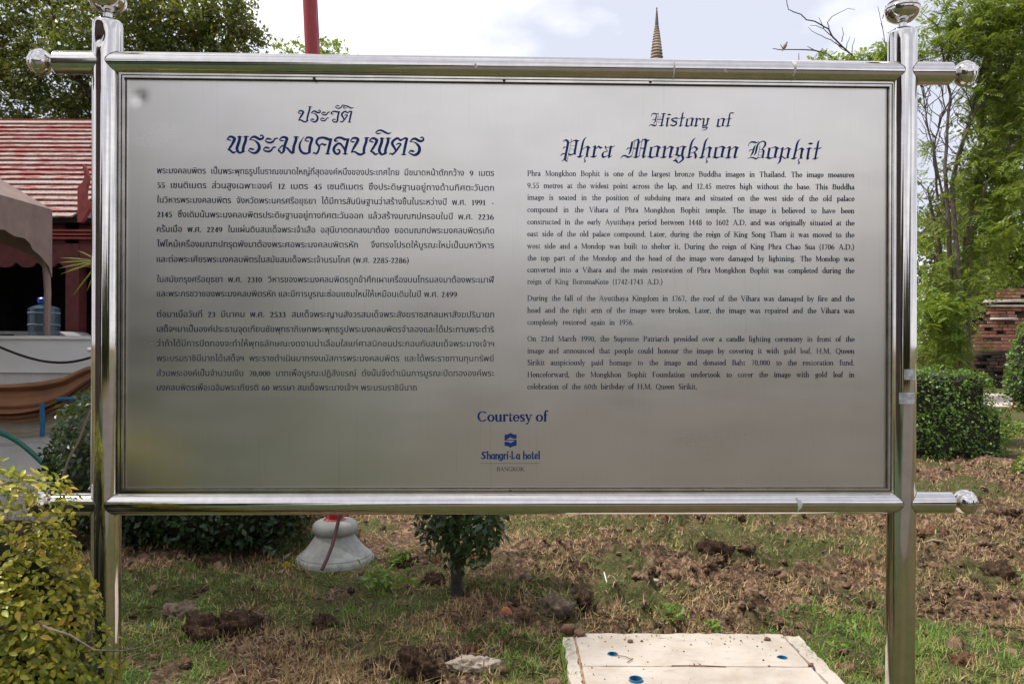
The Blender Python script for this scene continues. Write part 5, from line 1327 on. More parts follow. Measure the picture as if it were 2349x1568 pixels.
for nm, c_ in (('leaf_yellow', (.44, .42, .035)), ('leaf_lime', (.32, .38, .022)), ('leaf_green', (.12, .22, .018)), ('leaf_gold', (.60, .44, .06))):
    m, t, b = newmat(nm); cc_ = ramp(t, noise(t, 3, 3), [(.35, tuple(a * .8 for a in c_)), (.65, tuple(min(1, a * 1.15) for a in c_))])
    t.links.new(cc_, b.inputs['Base Color']); b.inputs['Roughness'].default_value = .38
    tr_ = nd(t, 'ShaderNodeBsdfTranslucent'); tr_.inputs[0].default_value = (*c_, 1); mx = nd(t, 'ShaderNodeMixShader'); mx.inputs[0].default_value = .35
    t.links.new(b.outputs[0], mx.inputs[1]); t.links.new(tr_.outputs[0], mx.inputs[2]); t.links.new(mx.outputs[0], t.nodes['Material Output'].inputs[0]); m3.append(m)
lms = {}
for k in range(3):
    for j in range(4):
        me = lm[k].copy(); me.materials.clear(); me.materials.append(m3[j]); me.polygons.foreach_set('use_smooth', [True] * len(me.polygons)); lms[k, j] = me
cnt = 0
for idx in order:
    p_, n_ = pp[idx], nn[idx]
    s = float(RNG.uniform(.011, .028))
    nv = Vector(n_) * 1.1 + Vector(RNG.normal(size=3)) * .55 + Vector((0, 0, .5)); nv.normalize()
    yv = Vector(RNG.normal(size=3)) + Vector(n_) * .6 + Vector((0, 0, -.1)); yv = (yv - nv * yv.dot(nv)).normalized(); xv = yv.cross(nv)
    Mx = Matrix((xv, yv, nv)).transposed()
    k = int(RNG.integers(3))
    if cnt < 300 and p_[2] > 0.55 and n_[1] < -.1 and p_[0] > -.02:
        o = bpy.data.objects.new('leaf', lms[k, int(RNG.choice(4, p=[.35, .35, .15, .15]))]); COL.objects.link(o); o.parent = ys
        M4 = (Mx * s).to_4x4(); M4.translation = Vector(p_); o.matrix_local = M4; cnt += 1
    else:
        V, F = LP[k]; R = np.array(Mx); VV.append(V @ R.T * s + p_); FF.append(F + base); base += len(V)
fo = foliage('foliage', np.concatenate(VV), np.concatenate(FF), M_LF_YEL, ys)
fo.data.polygons.foreach_set('use_smooth', [True] * len(fo.data.polygons))
for k in range(26):
    a = Vector((random.uniform(-.2, .05), random.uniform(0, .12), random.uniform(0, .3))); e = Vector((random.uniform(-.3, .3), random.uniform(-.15, .1), random.uniform(.5, 1.15)))
    if e.x > .1: e.z = min(e.z, .9)
    mb = MB(); mb.tube(*limb(a, e, .006, .0025, .05, 6), 6); mb.build('twig', M_BARK, ys, True)
q0 = Vector(ys.location)
mb = MB(); pts = [P(50, 1408, 1.9) - q0, P(110, 1440, 1.85) - q0, P(160, 1455, 1.83) - q0, P(215, 1490, 1.82) - q0, P(280, 1492, 1.85) - q0, P(340, 1480, 1.88) - q0, P(385, 1460, 1.9) - q0]
mb.tube(pts, [.004, .0038, .0034, .003, .0022, .0016, .001], 6); mb.build('twig', M_BARK, ys, True)

# ------------------------------------------------------------------ lamp post
lp = empty('lamp_post', (-1.25, 5.45, 0), 'red painted lamp pole on a grey bell shaped concrete foot', 'lamp post')
m, t, b = newmat('cast_concrete')
c = ramp(t, noise(t, 9, 6, .6), [(.3, (.25, .25, .23)), (.6, (.38, .38, .35)), (.8, (.46, .45, .41))])
c = mixc(t, ramp(t, noise(t, 5, 5, .7), [(.55, 0), (.7, .7)]), c, (.16, .18, .13))
t.links.new(c, b.inputs['Base Color']); b.inputs['Roughness'].default_value = .8; bump(t, b, noise(t, 60, 5, .7), .5, .008); M_CAST = m
mb = MB(); mb.lathe([(.262, -.08), (.272, -.03), (.275, .018), (.262, .036), (.252, .040), (.250, .048), (.238, .056), (.212, .078), (.185, .108), (.162, .140), (.142, .168), (.133, .182), (.131, .190), (.144, .198), (.155, .214), (.158, .235), (.153, .256), (.140, .272), (.118, .283), (.075, .290)], 64)
mb.build('foot', M_CAST, lp, True)
m, t, b = newmat('worn_red_paint')
c = mixc(t, ramp(t, noise(t, 5, 7, .72, stretch=(6, 6, .5)), [(.56, 0), (.63, .6)]), (.30, .018, .022), (.46, .25, .25))
t.links.new(c, b.inputs['Base Color']); b.inputs['Roughness'].default_value = .45; M_REDP = m
mb = MB(); top = P(711, 0, 5.45) - Vector(lp.location); bot = Vector((0, 0, .25)); e = bot + (top - bot) * 1.35
mb.tube([bot, bot.lerp(e, .3), bot.lerp(e, .6), e], [.061, .058, .053, .048], 32); mb.build('pole', M_REDP, lp, True)
f = bot + (e - bot); mb = MB(); mb.lathe([(.05, 0), (.09, .02), (.09, .05), (.05, .07), (.06, .1)], 24, tuple(f)); mb.build('collar', M_REDP, lp, True)
mb = MB(); mb.lathe([(.06, .1), (.12, .16), (.15, .25), (.12, .34), (.05, .39), (0.001, .4)], 24, tuple(f), caps=False); mb.build('lamp_globe', simple('white_globe', (.8, .8, .78), .3), lp, True)
M_CONDUIT = simple('maroon_conduit', (.075, .025, .022), .5, scale=20)
q0 = Vector(lp.location)
mb = MB(); mb.tube([P(783, 1150, 5.33) - q0, P(778, 1185, 5.31) - q0, P(771, 1215, 5.27) - q0, P(762, 1250, 5.22) - q0, P(750, 1280, 5.15) - q0, P(738, 1306, 5.10) - q0], .0125, 12)
mb.build('conduit', M_CONDUIT, lp, True)
mb = MB(); mb.lathe([(.078, 0), (.082, .004), (.07, .012), (.062, .014)], 32, (0, 0, .286)); mb.build('paint_ring', M_REDP, lp, True)

# ------------------------------------------------------------------ left: raised pavilion
M_WHITE = simple('whitewashed_plaster', (.78, .77, .755), .85, var=.05, scale=3, bmp=.25)
m, t, b = newmat('dirty_whitewash')
c = ramp(t, noise(t, 2.2, 6, .6), [(.3, (.58, .56, .53)), (.6, (.74, .72, .69)), (.8, (.78, .77, .74))])
c = mixc(t, ramp(t, noise(t, 4, 6, .72, stretch=(1.5, 1.5, .5)), [(.56, 0), (.72, .6)]), c, (.24, .23, .20))
t.links.new(c, b.inputs['Base Color']); b.inputs['Roughness'].default_value = .9; bump(t, b, noise(t, 16, 6), .4, .01); M_DIRTY = m
m, t, b = newmat('peeling_red_boards')
g = nd(t, 'ShaderNodeObjectInfo'); mp = nd(t, 'ShaderNodeMapping'); tc = nd(t, 'ShaderNodeTexCoord'); cx = nd(t, 'ShaderNodeCombineXYZ')
t.links.new(tc.outputs['Object'], mp.inputs[0]); mp.inputs['Scale'].default_value = (1.0, 1, 5.5)
t.links.new(g.outputs['Random'], cx.inputs[1]); vm = nd(t, 'ShaderNodeVectorMath', operation='MULTIPLY'); vm.inputs[1].default_value = (0, 60, 0); t.links.new(cx.outputs[0], vm.inputs[0]); t.links.new(vm.outputs[0], mp.inputs['Location'])
n1 = nd(t, 'ShaderNodeTexNoise'); n1.inputs['Scale'].default_value = 4.5; n1.inputs['Detail'].default_value = 8; n1.inputs['Roughness'].default_value = .72; t.links.new(mp.outputs[0], n1.inputs['Vector'])
ad = nd(t, 'ShaderNodeMath', operation='MULTIPLY_ADD'); ad.inputs[1].default_value = .20; ad.inputs[2].default_value = -.10; t.links.new(g.outputs['Random'], ad.inputs[0])
a2 = nd(t, 'ShaderNodeMath', operation='ADD'); t.links.new(n1.outputs[0], a2.inputs[0]); t.links.new(ad.outputs[0], a2.inputs[1])
c = mixc(t, ramp(t, a2.outputs[0], [(.41, 0), (.47, 1)]), (.22, .038, .034), mixc(t, ramp(t, noise(t, 40, 4), [(.4, 0), (.6, 1)]), (.36, .29, .265), (.25, .15, .135)))
t.links.new(c, b.inputs['Base Color']); b.inputs['Roughness'].default_value = .85; M_BOARD = m
M_MAROON = simple('maroon_timber', (.115, .022, .022), .6, var=.2, scale=10)
M_RED2 = simple('faded_red_timber', (.30, .06, .05), .7, var=.2, scale=10)
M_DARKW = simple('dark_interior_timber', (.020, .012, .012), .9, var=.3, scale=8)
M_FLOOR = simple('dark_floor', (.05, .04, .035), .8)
pv = empty('pavilion', (-6.2, 7.0, 0), 'raised Thai pavilion with peeling red board roof and whitewashed masonry base', 'pavilion')
PVL = Vector(pv.location)
def pbox(name, x0, x1, y0, y1, z0, z1, mat, jit=0.0, parent=None):
    mb = MB(); mb.quadbox(x0 - PVL.x, x1 - PVL.x, y0 - PVL.y, y1 - PVL.y, z0, z1, jit); return mb.build(name, mat, parent or pv)
XE = -3.15
ZT = 1.59
pbox('masonry_base', -12, XE, 7.02, 11.8, -.1, ZT - .34, M_DIRTY)
pbox('parapet_band', -12, XE + .02, 6.98, 7.2, ZT - .335, ZT - .03, M_WHITE)
pbox('parapet_cap', -12, XE + .04, 6.95, 7.24, ZT - .028, ZT, M_WHITE)
pbox('floor', -12, XE, 7.245, 11.8, ZT - .338, ZT - .06, M_FLOOR)
# broken lower plinth
mb = MB(); poly = []
zt_ = [(-12, .66), (-4.75, .62), (-4.5, .60), (-4.34, .63), (-4.2, .62), (-4.1, .645), (-3.9, .65), (-3.15, .66)]
poly = [(x - PVL.x, z) for x, z in zt_] + [(-3.15 - PVL.x, -.1), (-12 - PVL.x, -.1)]
mb.prism(poly, 6.82 - PVL.y, 7.018 - PVL.y); mb.build('plinth', M_DIRTY, pv)
mb = MB(); mb.prism([(x - PVL.x, z) for x, z in ((-12, .34), (-4.5, .30), (-4.1, .36), (-3.6, .33), (-3.2, .35), (-3.2, -.1), (-12, -.1))], 6.60 - PVL.y, 6.818 - PVL.y); mb.build('plinth', M_DIRTY, pv)
# dark hall behind
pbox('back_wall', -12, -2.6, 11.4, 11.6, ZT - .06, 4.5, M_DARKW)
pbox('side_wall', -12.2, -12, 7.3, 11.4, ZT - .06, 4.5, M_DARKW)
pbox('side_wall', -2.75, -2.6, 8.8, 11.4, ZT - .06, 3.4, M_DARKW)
ex = -4.84
for y, x in ((8.66, P(170, 700, 8.7).x), (8.66, -7.6), (10.9, -4.8), (10.9, -7.6)):
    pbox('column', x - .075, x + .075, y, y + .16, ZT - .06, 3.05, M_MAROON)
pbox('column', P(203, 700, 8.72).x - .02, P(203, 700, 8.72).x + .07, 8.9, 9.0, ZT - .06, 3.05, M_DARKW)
# beams under the eave: three thin mouldings, fascia, scalloped drop board
for k, zc in enumerate((P(0, 529, 8.6).z, P(0, 537, 8.6).z, P(0, 545, 8.6).z)):
    pbox('eave_moulding', -12, -3.2, 8.55 + .02 * k, 8.62 + .02 * k, zc - .012, zc + .010, M_RED2)
pbox('fascia', -12, -3.2, 8.66, 8.72, P(0, 556, 8.6).z, P(0, 506, 8.6).z + .02, M_MAROON)
mb = MB(); pol = []; x = -12.0; z0, z1 = P(0, 556, 8.6).z - .004, P(0, 600, 8.6).z
pol = [(-12 - PVL.x, z0), (-3.2 - PVL.x, z0)]; k = 0; x = -3.2
while x > -11.9:
    for dx, dz in ((0, .0), (.06, -.05), (.12, -.06), (.18, -.05)): pol.append((x - dx - PVL.x, z1 + dz))
    x -= .24
mb.prism(pol, 8.665 - PVL.y, 8.70 - PVL.y); mb.build('drop_board', M_MAROON, pv)
# roof: one board per course
y0r, z0r, y1r, z1r = 8.45, P(0, 504, 8.45).z, 10.8, P(0, 281, 10.8).z
NC = 21; sl = Vector((0, y1r - y0r, z1r - z0r)); slen = sl.length; sl.normalize(); nrm = Vector((0, -sl.z, sl.y))
for i in range(NC):
    a = slen * i / NC; bb = slen * (i + 1) / NC + .03
    xr = ex + (.0 if i < 8 else 1.75) + random.uniform(-.012, .012)
    xl = -11.5
    for (xa, xb) in ((xl, -8.2 + random.uniform(-.6, .6)), (None, xr)):
        if xa is None: xa = xprev + .006
        else: xprev = xb
        mb = MB(); nseg = max(4, int((xb - xa) / .25))
        for s in range(nseg + 1):
            x = xa + (xb - xa) * s / nseg; w = random.uniform(-.004, .004)
            for (tt, hh) in ((a + w, .030), (a + w, .050), (bb, .018), (bb, .004)):
                q = Vector((x, y0r, z0r)) + sl * tt + nrm * hh
                mb.v.append((q.x - PVL.x, q.y - PVL.y, q.z - 0))
        for s in range(nseg):
            for k in range(4): mb.f.append((s * 4 + k, s * 4 + (k + 1) % 4, s * 4 + 4 + (k + 1) % 4, s * 4 + 4 + k))
        mb.f += [(0, 1, 2, 3), (nseg * 4 + 3, nseg * 4 + 2, nseg * 4 + 1, nseg * 4)]
        o = mb.build('roof_board', M_BOARD, pv)
mb = MB()
for (x, hh) in ((-11.5, .0), (-3.1, .0)):
    for tt in (.05, slen - .02):
        q = Vector((x, y0r, z0r)) + sl * tt; mb.v.append((q.x - PVL.x, q.y - PVL.y, q.z)); mb.v.append((q.x - PVL.x, q.y - PVL.y + .03, q.z - .05))
mb.f = [(0, 2, 6, 4), (1, 5, 7, 3), (0, 4, 5, 1), (2, 3, 7, 6), (0, 1, 3, 2), (4, 6, 7, 5)]
mb.build('roof_deck', M_DARKW, pv)
q = P(0, 281, 10.8); pbox('ridge_board', -11.5, -3.1, 10.8, 10.95, q.z - .06, q.z + .05, M_RED2)
# back slope so that the hall is covered
mb = MB(); zr = q.z
for x in (-12.2, -2.6): mb.v += [(x - PVL.x, 10.85 - PVL.y, zr - .03), (x - PVL.x, 13.0 - PVL.y, 2.9), (x - PVL.x, 13.0 - PVL.y, 2.8), (x - PVL.x, 10.85 - PVL.y, zr - .12)]
mb.f = [(0, 1, 5, 4), (3, 7, 6, 2), (0, 3, 2, 1), (4, 5, 6, 7), (0, 4, 7, 3), (1, 2, 6, 5)]; mb.build('roof_deck', M_DARKW, pv)
# curved eave finial
pol = [(236, 463), (241, 470), (246, 480), (251, 496), (250, 512), (245, 528), (243, 545), (244, 558), (248, 566), (256, 566), (259, 574), (256, 588), (246, 604), (238, 618), (232, 626), (222, 626), (222, 528), (230, 521), (237, 512), (241, 500), (240, 486), (237, 474)]
pol = [P(u * .8153, v * .8153, 8.36) for u, v in pol]
mb = MB(); mb.prism([(p.x - PVL.x, p.z) for p in pol][::-1], 8.33 - PVL.y, 8.39 - PVL.y); mb.build('eave_finial', M_RED2, pv)

# things on the floor of the pavilion
wb = empty('water_bottle', (P(101, 770, 7.9).x, 7.9, ZT - .06), 'large clear blue water bottle with a blue cap on the pavilion floor', 'water bottle')
m, t, b = newmat('tinted_plastic'); b.inputs['Base Color'].default_value = (.05, .11, .16, 1); b.inputs['Roughness'].default_value = .12; b.inputs['Alpha'].default_value = .5
b.inputs['Specular IOR Level'].default_value = .8; M_BOT = m
mb = MB(); pr = [(.10, 0), (.135, .012), (.145, .03), (.145, .085), (.136, .095), (.145, .105), (.145, .165), (.136, .175), (.145, .185), (.145, .29), (.136, .30), (.145, .31), (.145, .345), (.12, .362), (.055, .385), (.036, .395), (.034, .42)]
mb.lathe(pr, 40); mb.build('body', M_BOT, wb, True)
for h in (.05, .17, .29):
    mb = MB()
    mb.lathe([(.1455, h), (.1485, h + .004), (.1485, h + .014), (.1455, h + .018)], 40, caps=False); mb.build('rib', simple('pale_rib', (.16, .21, .24), .3), wb, True)
mb = MB(); mb.lathe([(.045, .398), (.060, .405), (.062, .445), (.05, .458), (.001, .46)], 30); mb.build('cap', simple('blue_cap', (.01, .05, .42), .35), wb, True)
tb = empty('plastic_box', (P(100, 770, 8.4).x, 8.35, ZT - .06), 'low grey-white plastic box lid on the pavilion floor behind the water bottle', 'plastic box')
mb = MB(); mb.prism([(-.42, .0), (-.42, .07), (-.36, .105), (-.30, .115), (.30, .115), (.36, .105), (.42, .07), (.42, 0)], -.25, .25); mb.build('lid', simple('grey_plastic', (.34, .34, .33), .4), tb)
mb = MB(); mb.quadbox(-.27, -.13, -.262, -.251, .045, .085); mb.build('handle', simple('black_plastic', (.01, .01, .01), .4), tb)

# canopy of brown cloth at the pavilion front
M_CLOTH = simple('brown_canopy_cloth', (.25, .178, .152), .95, var=.12, scale=6, bmp=.15)
cn = empty('canopy', (P(120, 481, 7.6).x, 7.6, 0), 'brown cloth market canopy with hanging corner legs in front of the pavilion', 'canopy')
Cc = P(120, 481, 7.6); CL = Vector(cn.location); pk = Vector((Cc.x - 1.84, Cc.y - 1.84, Cc.z + 1.41))
cor = [Vector((Cc.x, Cc.y, Cc.z)), Vector((Cc.x, Cc.y - 3.68, Cc.z)), Vector((Cc.x - 3.68, Cc.y - 3.68, Cc.z)), Vector((Cc.x - 3.68, Cc.y, Cc.z))]
mb = MB(); n = 14
for s in range(4):
    a, c_ = cor[s], cor[(s + 1) % 4]; b0 = len(mb.v)
    for i in range(n + 1):
        for j in range(n + 1):
            f1 = j / n; e_ = a.lerp(c_, i / n); q = e_.lerp(pk, f1); sag = -.10 * math.sin(PI * f1) * math.sin(PI * i / n); q = q + Vector((0, 0, sag)); mb.v.append(tuple(q - CL))
    for i in range(n):
        for j in range(n): k = b0 + i * (n + 1) + j; mb.f.append((k, k + n + 1, k + n + 2, k + 1))
mb.build('roof_cloth', M_CLOTH, cn, True)
for s in range(4):
    a, c_ = cor[s], cor[(s + 1) % 4]; mb = MB(); m_ = 40
    for i in range(m_ + 1):
        t_ = i / m_; q = a.lerp(c_, t_); drop = .30 + .38 * (abs(2 * t_ - 1) ** 7) + .006 * math.sin(i * 2.3)
        out = Vector(((0.012 * math.sin(i * 1.7)) if s % 2 == 0 else 0, (0.012 * math.sin(i * 1.7)) if s % 2 else 0, 0))
        mb.v.append(tuple(q - CL + Vector((0, 0, -.001)))); mb.v.append(tuple(q - CL + out + Vector((0, 0, -drop * .5)))); mb.v.append(tuple(q - CL + out * 2 + Vector((0, 0, -drop))))
    for i in range(m_):
        for k in (0, 1): q = i * 3 + k; mb.f.append((q, q + 1, q + 4, q + 3))
    mb.build('valance', M_CLOTH, cn, True)
for s, c_ in enumerate(cor):
    mb = MB(); q = c_ - CL; zb_ = ZT - .06 if c_.y > 7.2 else 0
    sx = -.035 if s in (0, 1) else .035; sy = -.03 if s in (0, 3) else .03
    mb.tube([(q.x + sx, q.y + sy, zb_), (q.x + sx + .01, q.y + sy, zb_ + .5), (q.x + sx - .008, q.y + sy, zb_ + .8), (q.x + sx, q.y + sy, q.z - .02)], [.034, .032, .036, .04], 8); mb.build('leg_sleeve', M_CLOTH, cn, True)
# swagged cloth on the base, pale sheet below
M_SWAG = simple('orange_brown_cloth', (.28, .135, .070), .85, var=.25, scale=2.5, bmp=.1)
M_SHEET = simple('cream_sheet', (.42, .38, .30), .9, var=.15, scale=4)
def swag(name, x0, x1, ztop, zlow, y, nfold, depth, mat, label, cat):
    """cloth hung between two points, in nfold sagging rolls"""
    mb = MB(); nx, nz = 60, nfold * 12
    for i in range(nx + 1):
        t_ = i / nx; x = x0 + (x1 - x0) * t_; sag = 4 * t_ * (1 - t_)
        for j in range(nz + 1):
            f1 = j / nz; zt2 = ztop(t_); zl = zlow(t_); z = zt2 + (zl - zt2) * f1
            ph = f1 + .10 * math.sin(5 * f1 + 2.2 * t_) + .05 * math.sin(11 * f1 - 3 * t_); yy = y - depth * (.30 + .70 * (.5 - .5 * math.cos(2 * PI * nfold * ph)) ** .8 * (.55 + .45 * math.sin(9 * f1 + 1.3))) * (.4 + .6 * sag) - .03 * f1
            mb.v.append((x, yy, z + .004 * math.sin(9 * t_ + j * .3)))
    for i in range(nx):
        for j in range(nz): k = i * (nz + 1) + j; mb.f.append((k, k + 1, k + nz + 2, k + nz + 1))
    o = mb.build(name, mat, None, True); return tag(o, label, cat)
xa, xb = -7.4, -3.55
def zz_(v, d=6.9): return P(0, v, d).z
def lin(xs, zs): 
    def f(t_):
        x = xa + (xb - xa) * t_; return float(np.interp(x, xs, zs))
    return f
xq = [P(u, 900, 6.9).x for u in (-360, -150, 0, 50, 100, 150, 200, 260)]
swag('draped_cloth', xa, xb, lin(xq, [zz_(v) for v in (868, 886, 881, 879, 875, 866, 842, 826)]), lin(xq, [zz_(v) for v in (890, 945, 966, 968, 960, 935, 895, 850)]), 6.93, 4, .17, M_SWAG, 'orange brown cloth hanging in sagging folds along the white base', 'cloth')
swag('cream_sheet', xa, xb, lin(xq, [zz_(v) for v in (880, 930, 950, 950, 940, 915, 880, 840)]), lin(xq, [zz_(v) for v in (900, 970, 1000, 1004, 995, 980, 930, 870)]), 6.99, 2, .03, M_SHEET, 'dirty cream sheet hanging below the orange cloth', 'sheet')
# blue pipes, cable, hose
def pipe(name, pts, r, mat, label, cat, n=12):
    mb = MB(); mb.tube(pts, r, n); return tag(mb.build(name, mat, None, True), label, cat)
pipe('water_pipe', [P(97, 925, 6.76), P(97, 1000, 6.76)], .021, M_PVC, 'upright blue water pipe on the white base below the cloth', 'pipe')
pipe('water_pipe', [P(132, 915, 6.72), P(240, 913, 6.72)], .018, M_PVC, 'level blue water pipe running into the rounded shrub', 'pipe')
def spline(pts, k=6):
    st = [(p[0], p[1], 0) for p in pts]; s = smooth_stroke(st, k); return [(a, b) for a, b, _ in s]
pipe('cable', [P(u, v, 6.86 - .01 * (i % 2)) for i, (u, v) in enumerate(spline([(-60, 770), (0, 796), (50, 815), (100, 828), (150, 831), (200, 822), (260, 800)]))], .011, simple('black_cable', (.012, .012, .012), .4), 'black cable sagging across the white parapet', 'cable')
pipe('hose', [P(u, v, 6.5) for u, v in spline([(-60, 975), (0, 992), (40, 1012), (75, 1040), (105, 1068), (150, 1110)])], .021, simple('green_hose', (.02, .16, .11), .4), 'green garden hose hanging over the lower steps of the base', 'hose')
pipe('vine', [P(u, v, 4.9) for u, v in spline([(208, 940), (196, 970), (180, 1012), (160, 1048), (148, 1080), (140, 1110), (124, 1150), (110, 1200)])], .007, simple('tan_vine', (.22, .17, .11), .8), 'thin tan vine stem leaning in front of the rounded shrub', 'vine', 7)
o = pipe('spout', [P(202, 802, 6.9), P(216, 802, 6.9)], .02, M_WHITE, 'short white pipe stub on the white parapet beside the post', 'pipe stub')
# small leafed palm behind the left post
pm = empty('palm', P(262, 1100, 5.3).xy.to_3d(), 'small fan palm mostly hidden by the sign, leaf tips showing left of the left post', 'palm')
R0 = Vector(pm.location); mb = MB(); mb.tube([(0, 0, 0), (.02, 0, 1.2), (0, 0, 2.3)], [.03, .025, .02], 8); mb.build('stem', M_BARK, pm, True)
M_PALM = leafmat('palm_leaf', [(0, (.10, .16, .02)), (.5, (.25, .27, .04)), (1, (.40, .33, .08))], .5, .3)
def fan(cu, cv, tips):
    c_ = W(cu, cv, 5.3)
    for u, v in tips:
        e = W(u, v, 5.3 + random.uniform(-.15, .15)); d = (e - c_); s = Vector((0, 0, 1)).cross(d).normalized() * .0 + Vector((-d.z, 0, d.x)).normalized() * .0065
        mb = MB(); up = Vector((0, -.006, 0))
        for t_, w in ((0, .4), (.3, 1), (.7, .8), (1, .02)):
            q = c_ + d * t_ - Vector((0, 0, .02 * t_ * t_)); mb.v += [tuple(q - s * w), tuple(q + up), tuple(q + s * w)]
        for i in range(3):
            for k in (0, 1): a = i * 3 + k; mb.f.append((a, a + 1, a + 4, a + 3))
        mb.build('leaflet', M_PALM, pm, fix=False)
fan(228, 600, [(139, 585), (134, 596), (135, 609), (140, 622), (178, 568), (168, 671), (160, 588), (200, 660), (215, 540), (250, 690), (290, 540), (310, 620)])
fan(226, 330, [(206, 312), (205, 330), (208, 345), (212, 300), (260, 280), (290, 330)])
for a, b_ in (((226, 600), (250, 700)), ((226, 330), (258, 600))):
    mb = MB(); mb.tube([W(*a, 5.3), W(*b_, 5.3)], .006, 6); mb.build('leaf_stalk', M_PALM, pm)

# ------------------------------------------------------------------ chedi far away
m, t, b = newmat('weathered_stucco')
c = ramp(t, noise(t, .9, 6, .7), [(.35, (.17, .12, .09)), (.55, (.42, .34, .27)), (.75, (.55, .48, .40))])
t.links.new(c, b.inputs['Base Color']); b.inputs['Roughness'].default_value = .95; M_STUC = m
D = 80.0
ch = empty('chedi', P(1503, 900, D).xy.to_3d(), 'ringed stone spire of a distant chedi standing above the top rail', 'chedi')
def zc(v): return P(1503, v, D).z
k = D / FPX
mb = MB(); mb.lathe([(12.5 * k * .75, zc(56)), (12 * k, zc(56) - .01), (7 * k, zc(35)), (3.4 * k, zc(24)), (1.6 * k, zc(21)), (2.4 * k, zc(19.5)), (.5 * k, zc(17))], 20) if False else mb.lathe([(4.3 * k, zc(59)), (3.6 * k, zc(48)), (2.6 * k, zc(36)), (1.7 * k, zc(25)), (1.0 * k, zc(21.5)), (1.9 * k, zc(20)), (.7 * k, zc(17.5))], 20)
mb.build('finial', simple('dark_stone', (.12, .09, .08), .9, var=.3, scale=1.5), ch, True)
v = 59.0; w = 4.9; i = 0
while v < 200:
    h = 4.9 + i * .25; r = w + i * .80
    mb = MB(); z1_, z0_ = zc(v), zc(v + h)
    mb.lathe([(r * .80 * k, z0_), (r * 1.04 * k, z0_ + (z1_ - z0_) * .12), (r * 1.08 * k, z0_ + (z1_ - z0_) * .35), (r * .98 * k, z0_ + (z1_ - z0_) * .6), (r * .78 * k, z0_ + (z1_ - z0_) * .7), (r * .76 * k, z1_)], 24)
    mb.build('ring', M_STUC, ch, True); v += h; i += 1
mb = MB(); zz0 = zc(v); mb.lathe([(6.5, 0), (6.5, 1.5), (5.9, 1.6), (5.9, 3), (5.2, 3.1), (5.2, 5), (4.9, 5.6), (4.7, 6.5), (4.4, 9), (3.6, 12), (2.6, 14.2), (2.2, 14.8), (2.2, 16.5), (1.9, 16.8), (1.5, 17.5), (1.4, zz0)], 40); mb.build('bell', M_STUC, ch, True)

# ------------------------------------------------------------------ brick ruin at right
m, t, b = newmat('old_brick'); g = nd(t, 'ShaderNodeObjectInfo')
c = ramp(t, g.outputs['Random'], [(0, (.20, .085, .055)), (.4, (.30, .13, .085)), (.75, (.38, .19, .13)), (1, (.26, .15, .11))])
c = mixc(t, ramp(t, noise(t, 6, 5, .7), [(.5, 0), (.68, .7)]), c, (.13, .09, .07))
t.links.new(c, b.inputs['Base Color']); b.inputs['Roughness'].default_value = .95; bump(t, b, noise(t, 30, 5), .6, .01); M_BRK = m
m, t, b = newmat('shaded_brick'); g = nd(t, 'ShaderNodeObjectInfo')  # dark copy of the brick, shadow on the lower wall put into its colour
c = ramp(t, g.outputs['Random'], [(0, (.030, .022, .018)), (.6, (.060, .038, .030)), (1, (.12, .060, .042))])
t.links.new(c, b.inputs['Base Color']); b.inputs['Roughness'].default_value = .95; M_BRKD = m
rn = empty('brick_ruin', P(2290, 860, 27).xy.to_3d(), 'ruined stepped wall of old red brick seen between the trees at right', 'ruin')
R0 = Vector(rn.location)
bx = MB(); bx.quadbox(-.15, .15, -.09, .09, -.05, .05, .006); bme = bx.build('brick', M_BRK, rn); bme_d = bx.build('brick', M_BRKD, rn)
meL, meD = bme.data, bme_d.data; bpy.data.objects.remove(bme); bpy.data.objects.remove(bme_d)
M_LIME = simple('lime_plaster', (.46, .42, .37), .95, var=.2, scale=3)
course = .118; nb = 0
def bx_obj(x, y, z, me, sx=1.0):
    o = bpy.data.objects.new('brick', me); COL.objects.link(o); o.parent = rn
    o.location = (x, y + random.uniform(-.02, .02), z); o.rotation_euler = (random.uniform(-.02, .02), random.uniform(-.02, .02), random.uniform(-.05, .05)); o.scale = (sx * random.uniform(.9, 1.04), 1, random.uniform(.88, 1.0))
zc_ = P(0, 856, 26.5).z; row = 0
while True:
    v = 784 - (zc_ - CAMH) * FPX / 26.5
    if v < 655: break
    low = v > 800
    if low: ul, ur = 2185 + (856 - v) * .25, 2350; yy = -.45
    else: ul, ur = 2215 + (800 - v) * .50, 2362; yy = -.30 + (800 - v) / 140 * .9
    d = 27 + yy; xl_, xr_ = P(ul, v, d).x - R0.x, P(ur, v, d).x - R0.x
    x = xl_ + (.15 if row % 2 else 0) + random.uniform(0, .2)
    while x < xr_ and nb < 330:
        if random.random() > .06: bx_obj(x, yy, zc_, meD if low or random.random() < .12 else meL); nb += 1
        x += .315
    zc_ += course; row += 1
ztop_ = zc_
mb = MB(); zb_ = 0.0
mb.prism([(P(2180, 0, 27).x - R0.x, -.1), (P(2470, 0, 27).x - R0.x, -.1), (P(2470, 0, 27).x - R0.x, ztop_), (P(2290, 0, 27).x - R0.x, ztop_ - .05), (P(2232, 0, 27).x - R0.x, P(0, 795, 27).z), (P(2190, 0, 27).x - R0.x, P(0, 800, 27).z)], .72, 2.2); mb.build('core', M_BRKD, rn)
mb = MB(); mb.prism([(P(2175, 0, 26.7).x - R0.x, -.1), (P(2470, 0, 26.7).x - R0.x, -.1), (P(2470, 0, 26.7).x - R0.x, P(0, 804, 26.7).z), (P(2195, 0, 26.7).x - R0.x, P(0, 806, 26.7).z)], -.34, .6); mb.build('core', M_BRKD, rn)
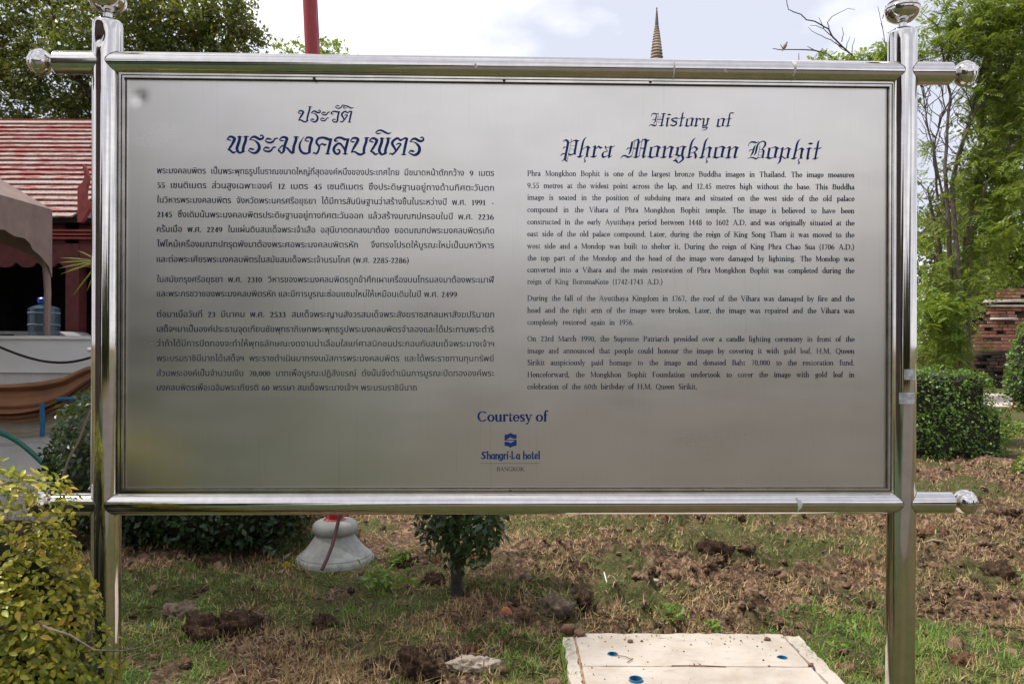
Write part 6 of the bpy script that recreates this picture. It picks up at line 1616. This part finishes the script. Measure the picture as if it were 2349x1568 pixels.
for u0, u1, v0, v1, yy in ((2262, 2400, 686, 693, .1), (2268, 2400, 700, 703, .12), (2275, 2330, 728, 733, -.02), (2208, 2262, 622, 640, .8), (2225, 2290, 600, 612, .9), (2236, 2300, 580, 588, 1.0), (2200, 2240, 650, 662, .6)):
    a, c_ = P(u0, v0, 27 + yy), P(u1, v1, 27 + yy); mb = MB(); mb.quadbox(a.x - R0.x, c_.x - R0.x, yy - .1, yy + .25, c_.z, a.z, .02); mb.build('ledge', M_LIME, rn)
mb = MB(); a, c_ = P(2205, 596, 28.4), P(2420, 690, 28.4); mb.quadbox(a.x - R0.x, c_.x - R0.x, 1.2, 2.4, c_.z - 2, a.z, .05); mb.build('core', M_BRKD, rn)
# red metal stand at the frame edge
sg = empty('metal_stand', (P(2343, 900, 17.5).x, 17.5, 0), 'red metal stand beside the path at the right edge', 'stand')
for (xa_, za_, xb_, zb2) in ((-.05, 0, -.02, .80), (.55, 0, .52, .80), (-.02, .80, .52, .80), (-.04, .3, .54, .3)):
    mb = MB(); mb.tube([(xa_, 0, za_), (xb_, 0, zb2)], .02, 8); mb.build('bar', M_REDP, sg)
mb = MB(); mb.tube([(-.09, .25, 0), (-.03, 0, .5)], .018, 8); mb.build('brace', M_REDP, sg)

# ------------------------------------------------------------------ behind the camera: what the steel mirrors
for i, (x, y, h, w, lb) in enumerate(((-17, -22, 6.5, 4.5, 'broad dark tree behind the camera, far left'), (-9, -20, 5.6, 4.0, 'dark tree behind the camera at left'), (-2, -26, 4.6, 3.8, 'dark tree behind the camera, centre'), (5, -27, 4.4, 4.2, 'dark tree behind the camera right of centre'), (12, -26, 5.0, 4.2, 'dark tree behind the camera at right'), (19, -22, 6.4, 4.2, 'tall dark tree behind the camera, far right'))):
    t_ = empty('garden_tree', (x, y, 0), lb, 'tree')
    mb = MB(); mb.tube(*limb((0, 0, -.1), (0, 0, h * .6), .2, .12, .02), 8); mb.build('trunk', M_BARKD, t_, True)
    V, F = lump(3, .5, 500 + i, (w, 2.2, h * .5)); V = V + [0, 0, h * .52]
    link('shade_core', mesh_np('shade_core', V * [.9, .9, .96], F), M_CORE, t_)
    k = RNG.integers(len(V), size=2500); V2, F2 = leaf_quads(V[k] * RNG.uniform(.93, 1.04, (2500, 1)), .35, .6, .3); foliage('crown', V2, F2, M_LF_DARK, t_)

hl = empty('garden_hall', (-10.6, -7.0, 0), 'brown roofed hall with pale columns outside the view, behind the camera at left', 'hall')
M_HALLW = simple('hall_wall', (.12, .075, .060), .8, var=.25, scale=2); M_HALLR = simple('hall_roof', (.17, .085, .075), .8, var=.2, scale=3)
mb = MB(); mb.quadbox(-3.5, 3.0, -4, 3.2, 0, 6.6); mb.build('wall', M_HALLW, hl)
mb = MB(); mb.prism([(-4.5, 6.6), (4.2, 6.6), (4.2, 6.75), (0, 9.0), (-4.5, 6.75)], -4.6, 4.0); mb.build('roof', M_HALLR, hl)
for x, y in ((3.7, 3.6), (1.6, 3.7), (-.6, 3.7), (-2.8, 3.7), (3.7, 1.2), (3.7, -1.4)):
    mb = MB(); mb.lathe([(.2, 0), (.16, .2), (.14, 6.4), (.2, 6.6)], 16, (x, y, 0)); mb.build('column', M_HALLR, hl, True)
mb = MB(); mb.quadbox(3.02, 3.06, -2.5, -.8, .8, 3.2); mb.build('shutter', simple('blue_shutter', (.05, .22, .34), .5), hl)
